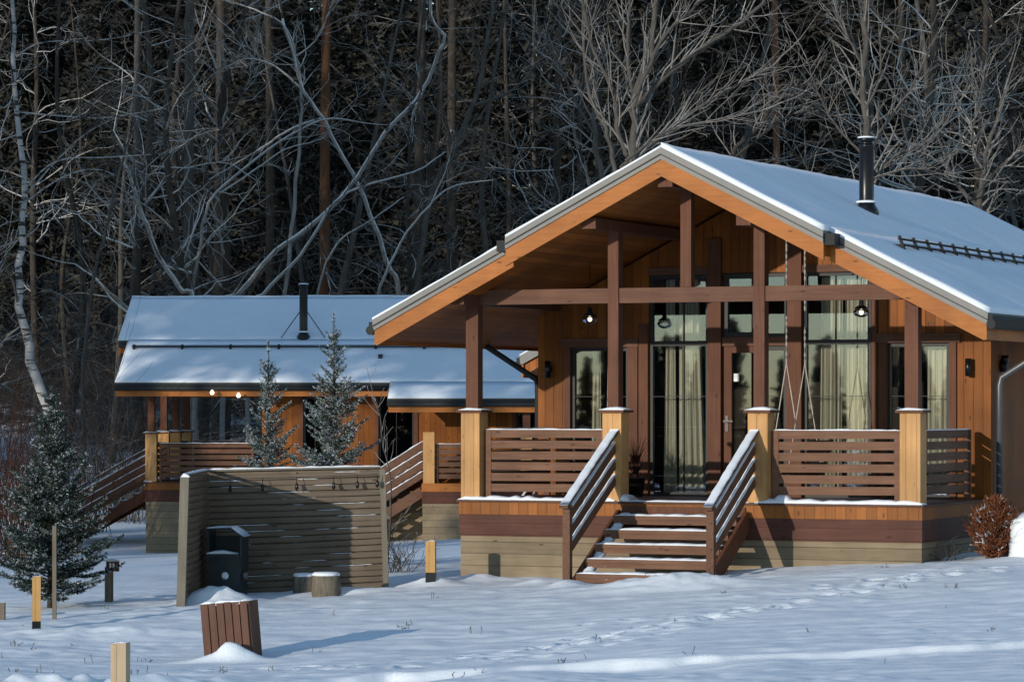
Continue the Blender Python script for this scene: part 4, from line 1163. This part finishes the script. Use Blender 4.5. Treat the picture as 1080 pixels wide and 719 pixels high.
# young spruces
def spruce(label, pxx, Y, h, R, mat, seed, twig_mat='bark', lead=.16, whorl=.13, gap=1., per=(6, 9)):
    rg = random.Random(seed); x0 = (pxx - 540) / 3554.8 * Y; z0 = gz(x0, Y)
    o = thing('young_spruce', label, 'tree', (x0, Y, z0)); sticks = []; nd_ = []
    MB().tube([(0, 0, -.1), (0.01, 0, h * .5), (0, .01, h * .9), (0, 0, h)], [.015 * h, .010 * h, .006, .004], 8).build('trunk', M[twig_mat], o)
    z = .05 * h
    def needles(p, q, dens=1.):
        L = np.linalg.norm(q - p); k = max(1, int(L / .022 * dens)); d = (q - p) / (L + 1e-9)
        for i in range(k): nd_.append((*(p + (q - p) * ((i + rg.random()) / k)), *d))
    while z < h * (1 - lead * .3):
        f = 1 - z / h; n = rg.randint(*per) if f > lead else rg.randint(3, 4)
        for _ in range(n):
            if rg.random() > gap: continue
            L = R * min(1., f ** .95 * 1.15) * rg.choice((rg.uniform(.4, .8), rg.uniform(.7, 1.25))) + .03; az = rg.uniform(0, 6.283); el = .16 + .8 * (1 - f) ** 1.4 + rg.uniform(-.15, .2)
            d = np.array([math.cos(az) * math.cos(el), math.sin(az) * math.cos(el), math.sin(el)]); p = np.array([0, 0, z + rg.uniform(-.05, .05)]); m = max(3, int(L / .08)); st = L / m
            for i in range(m):
                t = (i + 1) / m; d = d + np.array([0, 0, -.05 + .15 * t]); d /= np.linalg.norm(d); q = p + d * st
                sticks.append((*p, *q, .010 * (1 - t) + .003, .010 * (1 - t) + .002)); needles(p, q)
                if i >= m * .2:
                    for s in (-1, 1):
                        side = np.cross(d, UP); side /= np.linalg.norm(side); td = d * .75 + side * s * rg.uniform(.55, 1.0) + np.array([0, 0, rg.uniform(-.25, .12)]); td /= np.linalg.norm(td)
                        tl_ = min(.34 * L * (1.1 - t) + .03, .26) * rg.uniform(.6, 1.1); q2 = q + td * tl_
                        sticks.append((*q, *q2, .004, .002)); needles(q, q2)
                        if tl_ > .13:
                            for s2 in (-1, 1):
                                t2 = td * .7 + side * s2 * .6 + d * .3; t2 /= np.linalg.norm(t2); m2 = q + td * tl_ * .5; needles(m2, m2 + t2 * tl_ * .45)
                p = q
        z += whorl * rg.uniform(.6, 1.1) * (.6 + .5 * f)
    needles(np.array([0, 0, h * (1 - lead)]), np.array([0, 0, h]), 2.0)
    V, F = frusta(sticks, 3); np_mesh('branches', V, F, M[twig_mat], o)
    A = np.array(nd_); P = A[:, :3]; D = A[:, 3:]; g2 = np.random.default_rng(seed); Vs = []
    for rep in range(6):
        r = g2.normal(0, 1, P.shape); r -= (r * D).sum(1)[:, None] * D; r /= np.linalg.norm(r, axis=1)[:, None]
        nd2 = D * .75 + r * .75; nd2 /= np.linalg.norm(nd2, axis=1)[:, None]; w = np.cross(nd2, g2.normal(0, 1, P.shape)); w /= np.linalg.norm(w, axis=1)[:, None]
        ln = (.026 + .016 * g2.random(len(P)))[:, None]; q = P + nd2 * ln
        Vs.append(np.stack([P - w * .004, P + w * .004, q + w * .002, q - w * .002], 1))
    V = np.concatenate(Vs).reshape(-1, 3); np_mesh('needles', V, np.arange(len(V)).reshape(-1, 4), M[mat], o)
    return o
spruce('wide dark green spruce standing at the left edge, snow on its branches', 53, 43.2, 2.82, .84, 'spruce', 5, whorl=.085, per=(8, 11))
spruce('frosted young spruce left of centre behind the slatted screen, thin bare tip', 283, 54., 3.75, .84, 'frosty', 6, lead=.36, whorl=.115, per=(5, 8))
spruce('taller frosted young spruce behind the slatted screen before the far cabin wall', 352, 53., 4.05, 1.0, 'frosty', 7, lead=.30, whorl=.11, per=(5, 8))
# sapling behind the right end of the screen
Ys = 50.
tree_from_paths('thin snowy birch sapling at the right end of the slatted screen', Ys, [
    (px([(409, 590), (412, 540), (411, 500), (404, 470), (401, 440), (397, 425)], Ys, True), .017, .006)], 'barkg', 'twigl', 'tree', 'birch_sapling', 41, .75, .55, maxl=1, wig=.1)
def low_twigs(label, pxx, Y, n, h, seed, mat, name='low_shrub'):
    rg = random.Random(seed); x0 = (pxx - 540) / 3554.8 * Y; o = thing(name, label, 'shrub', (x0, Y, gz(x0, Y))); segs = []
    for _ in range(n):
        d = np.array([rg.gauss(0, .6), rg.gauss(0, .6), .9]); d /= np.linalg.norm(d)
        grow(segs, rg, np.array([rg.gauss(0, .08), rg.gauss(0, .08), -.03]), d, h * rg.uniform(.5, 1.1), .008, 1, 2, -.03, .2, .8, .08)
    V, F = frusta(segs); np_mesh('stems', V, F, M[mat], o)
low_twigs('small dark twiggy shrub in the snow right of the screen end', 421, 50., 26, .75, 4, 'twig')
low_twigs('low grey twigs in the snow beside the rusty bush', 1003, 43.6, 12, .4, 6, 'twig')

# rusty bush
rb = thing('rusty_bush', 'rust brown dry bush at the right corner of the large cabin', 'bush', (6.28, 43.75, gz(6.28, 43.75)))
rg = np.random.default_rng(8); n = 5200
az = rg.random(n) * 6.283; hh = rg.random(n) ** .8; rr = (.08 + .20 * np.sin(np.clip(hh * 1.1, 0, 1) * math.pi) ** .7) * np.sqrt(rg.random(n)) * (1.1 + .35 * np.sin(az * 3 + hh * 5) + .2 * np.sin(az * 7 - hh * 9))
P = np.stack([rr * np.cos(az), rr * np.sin(az), hh * .72], -1)
D = np.stack([P[:, 0] * 1.2, P[:, 1] * 1.2, np.full(n, .45)], -1) + rg.normal(0, .34, (n, 3)); D /= np.linalg.norm(D, axis=1)[:, None]
Wd = np.cross(D, rg.normal(0, 1, (n, 3))); Wd /= np.linalg.norm(Wd, axis=1)[:, None]; ln = (.05 + .09 * rg.random(n))[:, None]
V = np.stack([P - Wd * .006, P + Wd * .006, P + D * ln + Wd * .004, P + D * ln - Wd * .004], 1).reshape(-1, 3)
np_mesh('foliage', V, np.arange(len(V)).reshape(-1, 4), M['rust'], rb)
segs = []; r5 = random.Random(5)
for _ in range(40):
    d = np.array([r5.gauss(0, .4), r5.gauss(0, .4), 1.]); d /= np.linalg.norm(d); grow(segs, r5, np.array([r5.gauss(0, .05), r5.gauss(0, .05), -.03]), d, r5.uniform(.4, .85), .008, 1, 2, .0, .12, .5, .12, (.2, .5))
V, F = frusta(segs); np_mesh('stems', V, F, M['redtwig'], rb)

# dry stalks poking out of the snow
segs = []; rg = random.Random(77)
for _ in range(46):
    Y = rg.uniform(31.5, 43.2); half = 540 / 3554.8 * Y; x = rg.uniform(-half, half); z = gz(x, Y)
    if abs(x + 3.05) < .5 and abs(Y - 36.9) < .6: continue
    for _ in range(rg.randint(1, 4)):
        d = np.array([rg.gauss(0, .3), rg.gauss(0, .3), 1.]); d /= np.linalg.norm(d)
        grow(segs, rg, np.array([x + rg.gauss(0, .05), Y + rg.gauss(0, .05), z - .02]), d, rg.uniform(.03, .10), .0022, 1, 2, 0, .15, .35, .04)
V, F = frusta(segs, 3); o = np_mesh('dry_stalks', V, F, M['straw'], None); tag(o, 'sparse dry weed stalks poking out of the foreground snow', 'weeds', kind='stuff')

# ------------------------------------------------------------------ light, sky, camera
SUN_AZ, SUN_EL = AM + rad(16.0), rad(9.6)    # sun stands front left: direction to it is (-sin, -cos)
sd = Vector((-math.sin(SUN_AZ) * math.cos(SUN_EL), -math.cos(SUN_AZ) * math.cos(SUN_EL), math.sin(SUN_EL)))
su = bpy.data.lights.new('sun', 'SUN'); su.energy = 2.3; su.angle = rad(.55); su.color = (1, .92, .79)
so = bpy.data.objects.new('sun', su); C.objects.link(so); so.rotation_euler = sd.to_track_quat('Z', 'Y').to_euler()
w = bpy.data.worlds.new('World'); bpy.context.scene.world = w; w.use_nodes = True
nt = w.node_tree; bg = nt.nodes['Background']
sky = nt.nodes.new('ShaderNodeTexSky'); sky.sky_type = 'NISHITA'; sky.sun_disc = False
sky.sun_elevation = SUN_EL; sky.sun_rotation = math.atan2(sd.x, sd.y)
sky.air_density = 1.0; sky.dust_density = 0.; sky.ozone_density = 2.0
nt.links.new(sky.outputs[0], bg.inputs[0]); bg.inputs[1].default_value = .15

cam = bpy.data.cameras.new('camera'); co = bpy.data.objects.new('camera', cam); C.objects.link(co)
co.location = (0, 0, CAMZ); co.rotation_euler = (math.pi / 2, 0, 0)
cam.sensor_width = 36; cam.lens = 3554.8 / 1080 * 36; cam.shift_y = (430.7 - 359.5) / 1080
cam.clip_end = 3000
s = bpy.context.scene; s.camera = co
s.view_settings.view_transform = 'Standard'; s.view_settings.look = 'None'; s.view_settings.gamma = 1; s.view_settings.use_curve_mapping = False
s.view_settings.exposure = 0.55
s.cycles.max_bounces = 6; s.cycles.transparent_max_bounces = 16
